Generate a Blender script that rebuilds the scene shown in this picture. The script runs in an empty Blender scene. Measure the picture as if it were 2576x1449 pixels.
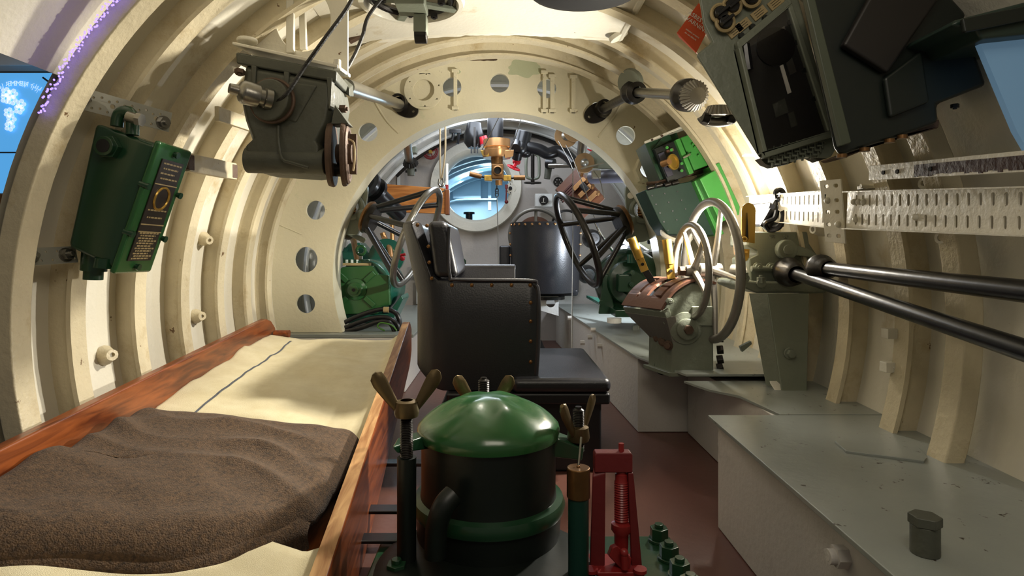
import bpy, bmesh, math, random
from mathutils import Vector as V, Matrix, noise
random.seed(7)
PI = math.pi
S = bpy.context.scene
COL = S.collection
F = 1500.0; VX = 1265.0; VY = 635.0; CZ = 0.516     # focal (px), vanishing point, eye height

def P(px, py, D):   # a point seen at (px,py), D metres ahead
    return V(((px-VX)*D/F, D, (VY-py)*D/F + CZ))
def W(x, y, z): return V((x, y, z+CZ))

# ------------------------------------------------------------------ camera, light, exposure
cam = bpy.data.cameras.new('camera'); camo = bpy.data.objects.new('camera', cam); COL.objects.link(camo)
camo.location = (0, 0, CZ); camo.rotation_euler = (PI/2, 0, 0)
cam.sensor_width = 36; cam.lens = 36*F/2576
cam.shift_x = (1288-VX)/2576; cam.shift_y = -(724.5-VY)/2576
cam.clip_start = 0.02
S.camera = camo
S.view_settings.view_transform = 'Standard'; S.view_settings.look = 'None'
S.view_settings.gamma = 1; S.view_settings.use_curve_mapping = False
S.view_settings.exposure = 0.68
w = bpy.data.worlds.new('museum_hall'); S.world = w; w.use_nodes = True
w.node_tree.nodes['Background'].inputs[0].default_value = (0.55, 0.50, 0.43, 1)
w.node_tree.nodes['Background'].inputs[1].default_value = 0.13

def light(kind, loc, power, color, size=0.1, target=None, sizey=None, angle=None, blend=0.5):
    l = bpy.data.lights.new('lamp_'+kind.lower(), kind); l.energy = power; l.color = color
    if kind == 'AREA':
        l.size = size
        if sizey: l.shape = 'RECTANGLE'; l.size_y = sizey
    else: l.shadow_soft_size = size
    if kind == 'SPOT': l.spot_size = angle; l.spot_blend = blend
    o = bpy.data.objects.new(l.name, l); COL.objects.link(o); o.location = loc
    if target is not None: o.rotation_euler = (V(target)-V(loc)).to_track_quat('-Z', 'Y').to_euler()
    return o
WARM = (1.0, 0.90, 0.74); COOL = (0.80, 0.88, 1.0); BLUE = (0.60, 0.84, 1.0)
FLOOD = P(1900, 548, 1.47)
light('POINT', FLOOD+V((-.03, .06, .05)), 3, (1.0, .93, .80), 0.018)            # the floodlight on the right wall
light('SPOT', FLOOD+V((-.03, .0, .02)), 42, (1.0, .94, .82), 0.02, W(-.6, 1.60, -.0), angle=2.5, blend=.7)
light('POINT', P(1577, 625, 2.62), 7.0, COOL, 0.03)                              # lamp beyond the bulkhead
light('AREA', W(-.05, 2.80, .66), 5.2, COOL, 0.4, W(-.05, 2.95, -.5), 0.7)       # unseen soft fill added over the control room
light('AREA', W(-.15, 4.75, .60), 13, BLUE, 0.4, W(-.15, 4.6, 0), 0.7)            # blue-lit end compartment
light('AREA', W(.15, .25, .62), 2.9, WARM, 0.5, W(.1, 1.1, -.35), 0.5)           # unseen warm fill added at the open end for the hall glow
light('SPOT', W(.16, 1.52, .50), 34, (1, .93, .80), 0.03, W(-.75, 1.25, -.22), angle=1.55, blend=.5)       # unseen spot added under the entry trunk to brighten bunk and left wall

# ------------------------------------------------------------------ materials
def lin(h):
    c = [int(h[i:i+2], 16)/255 for i in (0, 2, 4)]
    return tuple(x/12.92 if x <= .04045 else ((x+.055)/1.055)**2.4 for x in c)
MATS = {}
def mat(name, hexc, rough=.45, metal=0.0, bump=0.0, bscale=60, var=0.0, vscale=6, chips=0.0, chipc='3a2a20', cscale=30,
        dirt=0.0, dirtc='6b5a40', dscale=4, emit=None, estr=0, trans=0, ior=1.45, coat=0, aniso=None, spec=None):
    if name in MATS: return MATS[name]
    m = bpy.data.materials.new(name); m.use_nodes = True; MATS[name] = m
    nt = m.node_tree; N = nt.nodes; L = nt.links; b = N['Principled BSDF']
    c = lin(hexc)+(1,)
    b.inputs['Base Color'].default_value = c; b.inputs['Roughness'].default_value = rough; b.inputs['Metallic'].default_value = metal
    if coat: b.inputs['Coat Weight'].default_value = coat; b.inputs['Coat Roughness'].default_value = .12
    if trans: b.inputs['Transmission Weight'].default_value = trans; b.inputs['IOR'].default_value = ior
    if spec is not None: b.inputs['Specular IOR Level'].default_value = spec
    if emit: b.inputs['Emission Color'].default_value = lin(emit)+(1,); b.inputs['Emission Strength'].default_value = estr
    tc = N.new('ShaderNodeTexCoord'); mp = N.new('ShaderNodeMapping'); L.new(tc.outputs['Object'], mp.inputs[0])
    src = mp.outputs[0]
    if aniso: mp.inputs['Scale'].default_value = aniso
    col = None
    def nz(scale, detail=4, rgh=.55):
        n = N.new('ShaderNodeTexNoise'); n.inputs['Scale'].default_value = scale; n.inputs['Detail'].default_value = detail
        n.inputs['Roughness'].default_value = rgh; L.new(src, n.inputs['Vector']); return n
    def ramp(n, a, bb):
        r = N.new('ShaderNodeMapRange'); r.inputs[1].default_value = a; r.inputs[2].default_value = bb
        L.new(n.outputs['Fac'], r.inputs[0]); return r
    def mix(fac, A, B):
        x = N.new('ShaderNodeMix'); x.data_type = 'RGBA'; L.new(fac, x.inputs[0])
        for s, q in ((6, A), (7, B)):
            if isinstance(q, tuple): x.inputs[s].default_value = q
            else: L.new(q, x.inputs[s])
        return x.outputs[2]
    col = c
    if var:
        d = tuple(max(0, v*(1-var)) for v in c[:3])+(1,); u = tuple(min(1, v*(1+var*.6)) for v in c[:3])+(1,)
        col = mix(ramp(nz(vscale), .3, .7).outputs[0], d, u)
    if dirt:
        col = mix(ramp(nz(dscale, 8, .7), .62-.2*dirt, .62+.12).outputs[0], col, lin(dirtc)+(1,))
    if chips:
        col = mix(ramp(nz(cscale, 6, .65), .76-.14*chips, .775-.14*chips).outputs[0], col, lin(chipc)+(1,))
    if not isinstance(col, tuple): L.new(col, b.inputs['Base Color'])
    if bump:
        bn = N.new('ShaderNodeBump'); bn.inputs['Strength'].default_value = bump; bn.inputs['Distance'].default_value = .004
        L.new(nz(bscale, 3).outputs['Fac'], bn.inputs['Height']); L.new(bn.outputs[0], b.inputs['Normal'])
    return m
CREAM  = mat('cream_paint', 'd9d4c4', .38, bump=.28, bscale=90, var=.05, vscale=5, chips=.35, chipc='6b5236', cscale=22, dirt=.12, dirtc='b09c6e')
CREAM2 = mat('cream_bulkhead_paint', 'dcd4b8', .36, bump=.35, bscale=70, var=.05, vscale=4, chips=.45, chipc='7b6440', cscale=16, dirt=.1, dirtc='b8c09a', dscale=5)
WHITE  = mat('white_paint', 'd6d6d2', .4, bump=.35, bscale=80, var=.06, chips=.4, chipc='6d6258', cscale=18)
RIBC   = mat('rib_paint', 'c9bd9f', .42, bump=.4, bscale=110, var=.1, vscale=14, chips=.55, chipc='6a5032', cscale=26, dirt=.35, dirtc='a8936a', dscale=9)
TRAY   = mat('grey_deck_paint', '8b908a', .3, bump=.2, bscale=40, var=.08, vscale=7, chips=.75, chipc='3a322a', cscale=42)
TRAYW  = mat('tray_side_paint', 'c6c2bc', .5, bump=.3, bscale=90, var=.05, dirt=.15, dirtc='9a8e86')
FLOORM = mat('brown_floor_paint', '5c3c33', .36, var=.06, vscale=4, bump=.1)
GREEN  = mat('green_enamel', '2a5a2f', .25, bump=.15, bscale=25, var=.12, coat=.3)
GREEND = mat('dark_green_enamel', '1c3f28', .28, bump=.15, bscale=25, var=.15, coat=.3)
GREENB = mat('bright_green_enamel', '4a9c46', .35, bump=.1, bscale=40, var=.12, vscale=9, chips=.2, chipc='b0a070')
GREENX = mat('black_green_enamel', '0f1713', .42, bump=.12, bscale=30, var=.2)
GREENT = mat('teal_enamel', '1d5546', .25, bump=.1, bscale=30, var=.1, coat=.3)
GREY   = mat('grey_green_enamel', '74796a', .38, bump=.35, bscale=60, var=.08, vscale=10, chips=.2, chipc='38342a', cscale=30)
GREYD  = mat('dark_grey_enamel', '4c4e44', .5, bump=.4, bscale=60, var=.2, vscale=8, dirt=.4, dirtc='34301f')
WHEELM = mat('dull_aluminium', '86827a', .42, metal=.5, bump=.2, bscale=80, var=.12, vscale=12)
GALV   = mat('galvanised_steel', 'aaa99e', .42, metal=.35, var=.08, vscale=30)
STEEL  = mat('steel', '8f8c84', .3, metal=.9, bump=.1, bscale=90, var=.15, vscale=20)
CHROME = mat('chrome', 'c8c8c8', .12, metal=1)
DSTEEL = mat('dark_steel', '2c2926', .32, metal=.6, bump=.2, bscale=60, var=.3, vscale=20)
BLACK  = mat('black_paint', '151517', .28, bump=.08, bscale=40)
BLACKM = mat('matt_black', '0c0c0d', .65)
LEATH  = mat('black_leather', '202024', .34, bump=.12, bscale=260, var=.15, vscale=4)
BRASS  = mat('brass', 'c09a48', .3, metal=.6, var=.12, vscale=18, bump=.08)
BRONZE = mat('bronze', '7d5b38', .36, metal=.8, var=.2, vscale=22, bump=.15)
COPPER = mat('copper', 'b88a5c', .3, metal=.8, var=.15, vscale=20)
RUST   = mat('rusty_iron', '5a4638', .6, metal=.3, bump=.5, bscale=70, var=.35, vscale=18)
BROWNP = mat('brown_plate', '6e4a3a', .45, bump=.2, bscale=60, var=.15)
RED    = mat('red_enamel', '8e2424', .35, var=.12, bump=.1)
REDD   = mat('dark_red_enamel', '6e1c1e', .5, var=.15, bump=.2)
ORANGE = mat('orange_sticker', 'd8562c', .4)
PAPER  = mat('white_print', 'e8e2d4', .6)
OLDPL  = mat('old_ivory_label', 'a8946a', .5, var=.15, vscale=40)
DPLATE = mat('etched_plate', '3a332e', .4, metal=.4, var=.2, vscale=60)
GLASS  = mat('window_glass', 'ffffff', .03, trans=1)
STRING = mat('pale_cord', 'c9b48e', .8)
CABLE  = mat('black_cable', '17140f', .5, bump=.5, bscale=200)
WIRE   = mat('steel_wire', '77736b', .4, metal=.7)
LAMPE  = mat('lamp_lens', 'ffffff', .3, emit='fff6ff', estr=14)
SCREEN = mat('blue_reflection', '3c82c0', .4, emit='5aaef0', estr=.5)  # emissive blues for the glass reflections that are built as panels
REFLD = mat('dim_reflection', '5a7890', .4, emit='7ea6c6', estr=.16)
REFLW= mat('pale_reflection', 'bcd8f0', .4, emit='bcdcff', estr=.6)
BLUEW  = mat('pale_blue_paint', 'c2d4de', .35, bump=.3, bscale=80)

def wood(name, a, b2, axis=1, rough=.4):
    m = bpy.data.materials.new(name); m.use_nodes = True; nt = m.node_tree; N = nt.nodes; L = nt.links; b = N['Principled BSDF']
    tc = N.new('ShaderNodeTexCoord'); mp = N.new('ShaderNodeMapping'); L.new(tc.outputs['Object'], mp.inputs[0])
    s = [26, 26, 26]; s[axis] = 2.2; mp.inputs['Scale'].default_value = s
    n = N.new('ShaderNodeTexNoise'); n.inputs['Scale'].default_value = 2.6; n.inputs['Detail'].default_value = 6; n.inputs['Distortion'].default_value = .8
    L.new(mp.outputs[0], n.inputs[0])
    r = N.new('ShaderNodeValToRGB'); r.color_ramp.elements[0].position = .34; r.color_ramp.elements[1].position = .66
    r.color_ramp.elements[0].color = lin(a)+(1,); r.color_ramp.elements[1].color = lin(b2)+(1,)
    L.new(n.outputs['Fac'], r.inputs[0]); L.new(r.outputs[0], b.inputs['Base Color']); b.inputs['Roughness'].default_value = rough
    bn = N.new('ShaderNodeBump'); bn.inputs['Strength'].default_value = .15; bn.inputs['Distance'].default_value = .003
    L.new(n.outputs['Fac'], bn.inputs['Height']); L.new(bn.outputs[0], b.inputs['Normal'])
    return m
WOOD = wood('varnished_bunk_wood', '54250f', '8c4a22', 1, .32)
WOODT = wood('worn_top_wood', '8a5c34', 'c49a68', 1, .45)
WOOD2 = wood('oak_board_wood', '9a5a26', 'c98442', 0, .4)
def cloth(name, a, b2, scale, bump, weave=900):
    m = bpy.data.materials.new(name); m.use_nodes = True; nt = m.node_tree; N = nt.nodes; L = nt.links; b = N['Principled BSDF']
    tc = N.new('ShaderNodeTexCoord')
    n = N.new('ShaderNodeTexNoise'); n.inputs['Scale'].default_value = scale; n.inputs['Detail'].default_value = 8; n.inputs['Roughness'].default_value = .7
    L.new(tc.outputs['Object'], n.inputs[0])
    r = N.new('ShaderNodeValToRGB'); r.color_ramp.elements[0].position = .3; r.color_ramp.elements[1].position = .7
    r.color_ramp.elements[0].color = lin(a)+(1,); r.color_ramp.elements[1].color = lin(b2)+(1,)
    L.new(n.outputs['Fac'], r.inputs[0]); L.new(r.outputs[0], b.inputs['Base Color']); b.inputs['Roughness'].default_value = .95
    b.inputs['Sheen Weight'].default_value = .06
    n2 = N.new('ShaderNodeTexNoise'); n2.inputs['Scale'].default_value = weave; L.new(tc.outputs['Object'], n2.inputs[0])
    bn = N.new('ShaderNodeBump'); bn.inputs['Strength'].default_value = bump; bn.inputs['Distance'].default_value = .002
    L.new(n2.outputs['Fac'], bn.inputs['Height']); L.new(bn.outputs[0], b.inputs['Normal'])
    return m
WOOLC = cloth('cream_wool', 'cdc09a', 'ddd3b2', 14, .5)
WOOLB = cloth('brown_wool', '271c12', '624a32', 160, .9, 500)
WOOLL = cloth('blue_stripe', '3c4048', '60646c', 90, .4)

# ------------------------------------------------------------------ mesh builder
def basis(d):
    d = V(d).normalized(); a = V((0, 0, 1)) if abs(d.z) < .9 else V((1, 0, 0))
    u = d.cross(a).normalized(); return u, d.cross(u).normalized(), d
class G:
    def __init__(s): s.v = []; s.f = []
    def add(s, vs, fs):
        k = len(s.v); s.v += [V(x) for x in vs]; s.f += [[i+k for i in f] for f in fs]; return s
    def box(s, a, b):
        a, b = V(a), V(b); x0, x1 = sorted((a.x, b.x)); y0, y1 = sorted((a.y, b.y)); z0, z1 = sorted((a.z, b.z))
        return s.hexa([(x0,y0,z0),(x1,y0,z0),(x1,y1,z0),(x0,y1,z0),(x0,y0,z1),(x1,y0,z1),(x1,y1,z1),(x0,y1,z1)])
    def hexa(s, p):
        return s.add(p, [(3,2,1,0),(4,5,6,7),(0,1,5,4),(1,2,6,5),(2,3,7,6),(3,0,4,7)])
    def bar(s, a, b, w, h, up=(0,0,1)):
        a, b = V(a), V(b); d = (b-a).normalized(); u = d.cross(V(up)); u = u.normalized() if u.length > 1e-5 else basis(d)[0]; n = u.cross(d)
        q = []
        for c in (a, b): q.append([c+u*w/2*i+n*h/2*j for i, j in ((-1,-1),(1,-1),(1,1),(-1,1))])
        return s.hexa(q[0]+q[1])
    def cyl(s, a, b, r, r2=None, n=16, caps=True):
        a, b = V(a), V(b); r2 = r if r2 is None else r2; u, v, d = basis(b-a); vs = []
        for c, R in ((a, r), (b, r2)):
            for i in range(n):
                t = 2*PI*i/n; vs.append(c+u*R*math.cos(t)+v*R*math.sin(t))
        fs = [(i, (i+1) % n, n+(i+1) % n, n+i) for i in range(n)]
        if caps: fs += [tuple(range(n))[::-1], tuple(range(n, 2*n))]
        return s.add(vs, fs)
    def lathe(s, o, d, prof, n=24, a0=0, a1=2*PI):
        u, v, d = basis(d); o = V(o); full = abs(a1-a0-2*PI) < 1e-6; m = n if full else n+1; vs = []
        for (r, h) in prof:
            for i in range(m):
                t = a0+(a1-a0)*i/n; vs.append(o+d*h+u*r*math.cos(t)+v*r*math.sin(t))
        fs = []
        for j in range(len(prof)-1):
            for i in range(n):
                k = (i+1) % m; fs.append((j*m+i, j*m+k, (j+1)*m+k, (j+1)*m+i))
        return s.add(vs, fs)
    def hexn(s, o, d, r, h): return s.cyl(o, V(o)+V(d).normalized()*h, r, n=6)
    def bolt(s, o, d, r, h=None):
        h = h or r; d = V(d).normalized(); o = V(o); s.hexn(o, d, r, h); return s.cyl(o+d*h, o+d*h*1.35, r*.5, n=8)
    def tube(s, pts, r, n=8, smooth=0, closed=False, rr=None):
        pts = [V(p) for p in pts]
        if smooth: pts = crom(pts, smooth, closed)
        m = len(pts); vs = []; up = None
        for i, p in enumerate(pts):
            if closed: d = pts[(i+1) % m]-pts[i-1]
            else: d = pts[min(i+1, m-1)]-pts[max(i-1, 0)]
            if d.length < 1e-9: d = V((0,0,1))
            d.normalize()
            if up is None: up = basis(d)[0]
            up = up-d*up.dot(d); up = up.normalized() if up.length > 1e-6 else basis(d)[0]
            w2 = d.cross(up); R = rr(i/(m-1)) if rr else r
            for k in range(n):
                t = 2*PI*k/n; vs.append(p+up*R*math.cos(t)+w2*R*math.sin(t))
        fs = []
        for i in range(m if closed else m-1):
            j = (i+1) % m
            for k in range(n): fs.append((i*n+k, i*n+(k+1) % n, j*n+(k+1) % n, j*n+k))
        if not closed: fs += [tuple(range(n))[::-1], tuple(range((m-1)*n, m*n))]
        return s.add(vs, fs)
    def torus(s, c, d, R, r, n=40, m=10, a0=0, a1=2*PI):
        u, v, d = basis(d); c = V(c); full = abs(a1-a0-2*PI) < 1e-6
        pts = [c+u*R*math.cos(a0+(a1-a0)*i/n)+v*R*math.sin(a0+(a1-a0)*i/n) for i in range(n if full else n+1)]
        return s.tube(pts, r, m, closed=full)
    def ball(s, c, r, n=14, m=8, sc=(1,1,1)):
        c = V(c); prof = [(math.sin(PI*j/m), -math.cos(PI*j/m)) for j in range(m+1)]; vs = []
        for (a, h) in prof:
            for i in range(n):
                t = 2*PI*i/n; vs.append(c+V((a*math.cos(t)*sc[0], a*math.sin(t)*sc[1], h*sc[2]))*r)
        fs = [(j*n+i, j*n+(i+1) % n, (j+1)*n+(i+1) % n, (j+1)*n+i) for j in range(m) for i in range(n)]
        return s.add(vs, fs)
    def prism(s, pts, ext):
        pts = [V(p) for p in pts]; e = V(ext); n = len(pts)
        return s.add(pts+[p+e for p in pts], [tuple(range(n))[::-1], tuple(range(n, 2*n))]+[(i, (i+1) % n, n+(i+1) % n, n+i) for i in range(n)])
    def grid(s, fn, nu, nv, closed_u=False):
        vs = [fn(i/nu, j/nv) for j in range(nv+1) for i in range(nu if closed_u else nu+1)]; m = nu if closed_u else nu+1
        return s.add(vs, [(j*m+i, j*m+(i+1) % m, (j+1)*m+(i+1) % m, (j+1)*m+i) for j in range(nv) for i in range(nu)])
    def plate(s, loops, o, u, v, th):
        """flat plate with holes: loops of 2-D points (first the outline), origin o, axes u, v"""
        cu = bpy.data.curves.new('t', 'CURVE'); cu.dimensions = '2D'; cu.fill_mode = 'BOTH'; cu.extrude = th*50; cu.resolution_u = 1
        for lp in loops:
            sp = cu.splines.new('POLY'); sp.points.add(len(lp)-1)
            for i, q in enumerate(lp): sp.points[i].co = (q[0]*100, q[1]*100, 0, 1)
            sp.use_cyclic_u = True
        ob = bpy.data.objects.new('t', cu); me = bpy.data.meshes.new_from_object(ob)
        u, v = V(u).normalized(), V(v).normalized(); n = u.cross(v); o = V(o)
        s.add([o+(u*q.co.x+v*q.co.y+n*q.co.z)*.01 for q in me.vertices], [tuple(p.vertices) for p in me.polygons])
        bpy.data.objects.remove(ob); bpy.data.curves.remove(cu); bpy.data.meshes.remove(me); return s
    def text(s, body, o, u, v, size, th=.0004, align='CENTER'):
        cu = bpy.data.curves.new('t', 'FONT'); cu.body = body; cu.size = size; cu.extrude = th; cu.align_x = align; cu.align_y = 'CENTER'; cu.resolution_u = 2
        ob = bpy.data.objects.new('t', cu); me = bpy.data.meshes.new_from_object(ob)
        u, v = V(u).normalized(), V(v).normalized(); n = u.cross(v); o = V(o)
        s.add([o+u*q.co.x+v*q.co.y+n*q.co.z for q in me.vertices], [tuple(p.vertices) for p in me.polygons])
        bpy.data.objects.remove(ob); bpy.data.curves.remove(cu); bpy.data.meshes.remove(me); return s
    def xf(s, fn): s.v = [fn(p) for p in s.v]; return s
    def make(s, name, m, parent=None, bev=0, smooth=40, sub=0, seg=2, solid=0):
        me = bpy.data.meshes.new(name); off = V((0,0,0)); o = bpy.data.objects.new(name, me)
        if parent is not None:
            q = parent
            while q is not None: off += V(q.location); q = q.parent
        else:
            xs = [p.x for p in s.v]; ys = [p.y for p in s.v]; zs = [p.z for p in s.v]
            off = V(((min(xs)+max(xs))/2, (min(ys)+max(ys))/2, min(zs))); o.location = off
        me.from_pydata([tuple(p-off) for p in s.v], [], s.f); me.validate()
        bm = bmesh.new(); bm.from_mesh(me); bmesh.ops.remove_doubles(bm, verts=bm.verts, dist=1e-6); bmesh.ops.recalc_face_normals(bm, faces=bm.faces); bm.to_mesh(me); bm.free()
        me.materials.append(m)
        if smooth:
            me.polygons.foreach_set('use_smooth', [True]*len(me.polygons)); me.set_sharp_from_angle(angle=math.radians(smooth))
        COL.objects.link(o)
        if parent is not None: o.parent = parent
        if solid:
            md = o.modifiers.new('solid', 'SOLIDIFY'); md.thickness = solid; md.offset = 0
        if bev:
            md = o.modifiers.new('bev', 'BEVEL'); md.width = bev; md.segments = seg; md.limit_method = 'ANGLE'; md.angle_limit = math.radians(35)
            if smooth:
                md.harden_normals = True
        if sub:
            md = o.modifiers.new('sub', 'SUBSURF'); md.levels = sub; md.render_levels = sub
        return o
def crom(pts, k, closed=False):
    out = []; n = len(pts); rng = n if closed else n-1
    for i in range(rng):
        if closed: p0, p1, p2, p3 = pts[i-1], pts[i], pts[(i+1) % n], pts[(i+2) % n]
        else: p0, p1, p2, p3 = pts[max(i-1, 0)], pts[i], pts[i+1], pts[min(i+2, n-1)]
        for j in range(k):
            t = j/k; out.append(.5*((2*p1)+(p2-p0)*t+(2*p0-5*p1+4*p2-p3)*t*t+(3*p1-p0-3*p2+p3)*t**3))
    if not closed: out.append(pts[-1])
    return out
def circ(cx, cy, r, n=24, ry=None, a=0): return [(cx+r*math.cos(2*PI*i/n+a), cy+(ry or r)*math.sin(2*PI*i/n+a)) for i in range(n)]
def slot(cx, cy, w, h, n=5, ang=0):
    r = min(w, h)/2; L2 = max(w, h)/2-r; pts = []
    for sgn in (1, -1):
        for i in range(n+1):
            t = -PI/2+PI*i/n if sgn == 1 else PI/2+PI*i/n
            x, y = sgn*L2+r*math.cos(t), r*math.sin(t)
            if h > w: x, y = -y, x
            pts.append((cx+x*math.cos(ang)-y*math.sin(ang), cy+x*math.sin(ang)+y*math.cos(ang)))
    return pts
def thing(name, label, cat, loc, group=None):
    o = bpy.data.objects.new(name, None); COL.objects.link(o); o.location = V(loc); o.empty_display_size = .02
    o['label'] = label; o['category'] = cat
    if group: o['group'] = group
    return o
def tag(o, label, cat, group=None):
    o['label'] = label; o['category'] = cat
    if group: o['group'] = group
    return o
def struct(o): o['kind'] = 'structure'; return o
def dup(root, loc, rot=None, label=None):
    r = root.copy(); COL.objects.link(r); r.location = V(loc)
    if rot is not None: r.rotation_euler = rot
    if label: r['label'] = label
    for ch in list(root.children):
        c = ch.copy(); COL.objects.link(c); c.parent = r
        for g in list(ch.children):
            d = g.copy(); COL.objects.link(d); d.parent = c
    return r

# ------------------------------------------------------------------ the hull
XC, ZC = -.0226, -.11
def R(D): return .76+.0616*(D-.8) if D <= 2.27 else .86
def ring(D, r, a): return W(XC+r*math.cos(a), D, ZC+r*math.sin(a))
def shell(name, a0, a1, d0, d1, m, dz=None):
    g = G(); nd = max(2, int((d1-d0)/.1)); na = int((a1-a0)/(PI/60))
    for k in (0, .012):
        g.grid(lambda u, v: ring(d0+(d1-d0)*v, R(d0+(d1-d0)*v)+k, a0+(a1-a0)*u), na, nd)
    return struct(g.make(name, m))
rad = math.radians
DSTART = .34
wl = shell('wall_left', rad(150), rad(232), .925, 3.55, CREAM)
cl = shell('ceiling', rad(30), rad(150), DSTART, 3.55, CREAM)
wr = shell('wall_right', rad(-52), rad(30), DSTART, 3.55, CREAM)
def rib(D, parent, a0=rad(-42), a1=rad(222), web=.05, fl=.038, m=RIBC, name='rib', r0=None):
    rr = R(D) if r0 is None else r0; g = G()
    pf = [(D-.004, rr+.004), (D-.004, rr-web+.008), (D-fl/2, rr-web+.008), (D-fl/2, rr-web), (D+fl/2, rr-web), (D+fl/2, rr-web+.008), (D+.004, rr-web+.008), (D+.004, rr+.004)]
    n = 110; k = len(pf); vs = []
    for i in range(n+1):
        a = a0+(a1-a0)*i/n
        for (d, r) in pf:
            j = .0012*noise.noise(V((a*18, d*10, r*3))); vs.append(ring(d+j, r+j, a))
    g.add(vs, [(i*k+j, i*k+(j+1) % k, (i+1)*k+(j+1) % k, (i+1)*k+j) for i in range(n) for j in range(k)]+[tuple(range(k)), tuple(range(n*k, n*k+k))[::-1]])
    return g.make(name, m, parent, smooth=30)
for D in (1.05, 1.25, 1.45, 1.66, 1.87, 2.07): rib(D, cl)
for D in (2.5, 2.72, 2.94, 3.16, 3.38): rib(D, cl, m=WHITE)
# heavy rim frame at the near end
g = G(); n = 120; D = .90
pf = [(.885, .738), (.885, .708), (.925, .708), (.925, .738)]
vs = [ring(d, r, rad(-50)+rad(282)*i/n) for i in range(n+1) for d, r in pf]
g.add(vs, [(i*4+j, i*4+(j+1) % 4, (i+1)*4+(j+1) % 4, (i+1)*4+j) for i in range(n) for j in range(4)]+[(0,1,2,3), (n*4+3,n*4+2,n*4+1,n*4)])
struct(g.make('trim_1', RIBC, bev=.003))
# bulkhead with its round way through
DB = 2.26
def ux(px): return (px-VX)*DB/F
def uz(py): return (VY-py)*DB/F
def arc(cx, cz, r, a0, a1, n): return [(cx+r*math.cos(a0+(a1-a0)*i/n), cz+r*math.sin(a0+(a1-a0)*i/n)) for i in range(n+1)]
zb = -.302
aoL = PI+math.asin((ZC-zb)/.855); aoR = -math.asin((ZC-zb)/.855)
ci = (ux(1250), uz(693)); ri = .622
aiL = PI+math.asin((ci[1]-zb)/ri); aiR = -math.asin((ci[1]-zb)/ri)
outl = arc(XC, ZC, .855, aoR, aoL, 90)+arc(ci[0], ci[1], ri, aiL, aiR, 90)
holes = [circ(ux(x), uz(y), r*DB/F, 28, (ry or r)*DB/F) for x, y, r, ry in
         ((795, 529, 24, 24), (771, 653, 29, 32), (770, 764, 24, 24), (927, 333, 24, 24), (1137, 220, 24, 24), (1257, 210, 24, 24), (1375, 224, 24, 24), (1573, 342, 24, 24), (1632, 418, 24, 30), (1010, 262, 14, 14), (1500, 272, 14, 14))]
bk = G().plate([outl]+holes, W(0, DB, 0), (1,0,0), (0,0,1), .014).make('wall_bulkhead', CREAM2, smooth=0); struct(bk)
g = G(); kk = 90; lp = [(ri+.012, -.006), (ri-.002, -.006), (ri-.002, .10), (ri+.012, .10)]
vs = [W(ci[0]+r*math.cos(aiR+(aiL-aiR)*i/kk), DB+h, ci[1]+r*math.sin(aiR+(aiL-aiR)*i/kk)) for i in range(kk+1) for r, h in lp]
g.add(vs, [(i*4+j, i*4+(j+1) % 4, (i+1)*4+(j+1) % 4, (i+1)*4+j) for i in range(kk) for j in range(4)])
g.make('opening_lip', CREAM2, bk)
def blob(px, py, rx, ry, m, nm, seed):
    pts = []
    for k in range(40):
        t = 2*PI*k/40; e = 1+.45*noise.noise(V((math.cos(t)*1.7, math.sin(t)*1.7, seed))); pts.append(P(px+rx*e*math.cos(t), py+ry*e*math.sin(t), DB-.0075))
    G().prism(pts, (0, .0015, 0)).make(nm, m, bk, smooth=0)
blob(1320, 172, 42, 22, mat('faded_green_paint', 'b9bd9c', .4, bump=.2, var=.1), 'faded_patch', 3); blob(1216, 146, 34, 9, mat('rust_stain', '5a4630', .7, bump=.6, var=.4, vscale=60), 'rust_stain', 7); blob(1150, 180, 9, 6, MATS['faded_green_paint'], 'faded_patch', 5)
g = G()   # blank port with its screw ring
c0 = P(1066, 228, DB-.012)
g.plate([circ(0, 0, .073, 36), circ(0, 0, .040, 32)]+[circ(.060*math.cos(a), .060*math.sin(a), .003, 8) for a in (.3, 1.4, 2.6, 3.7, 4.8, 5.7)], c0+V((0,-.004,0)), (1,0,0), (0,0,1), .012)
g.make('port_ring', CREAM2, bk, bev=.001)
for px, y0, y1, wd in ((1146, 177, 278, 9), (1369, 180, 285, 9), (1389, 190, 285, 11), (1442, 192, 285, 11)):
    g = G().box(P(px-wd/2, y1, DB-.006), P(px+wd/2, y0, DB-.006)+V((0, -.014, 0))); g.box(P(px-wd/2-4, y1, DB-.006), P(px+wd/2+4, y1-8, DB-.006)+V((0,-.018,0))); g.box(P(px-wd/2-4, y0+8, DB-.006), P(px+wd/2+4, y0, DB-.006)+V((0,-.018,0)))
    g.cyl(P(px, y0+16, DB-.018), P(px, y0+16, DB-.022), .003, n=8)
    g.make('stiffener_strap', CREAM2, bk, bev=.001)
g = G(); g.tube([P(940, 250, DB-.008), P(970, 300, DB-.008), P(1003, 335, DB-.008)], .004, 6, 4); g.tube([P(1505, 345, DB-.008), P(1540, 300, DB-.008), P(1560, 265, DB-.008)], .004, 6, 4)
g.tube([P(690, 560, DB-.008), P(760, 590, DB-.008)], .002, 6)
g.make('weld_seam', CREAM2, bk)
g = G().lathe(P(1632, 430, DB-.006), (0,-1,0), [(.062, 0), (.058, .03), (.040, .03), (.036, 0)], 8); g.make('octagonal_boss', CREAM2, bk, bev=.003)

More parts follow.
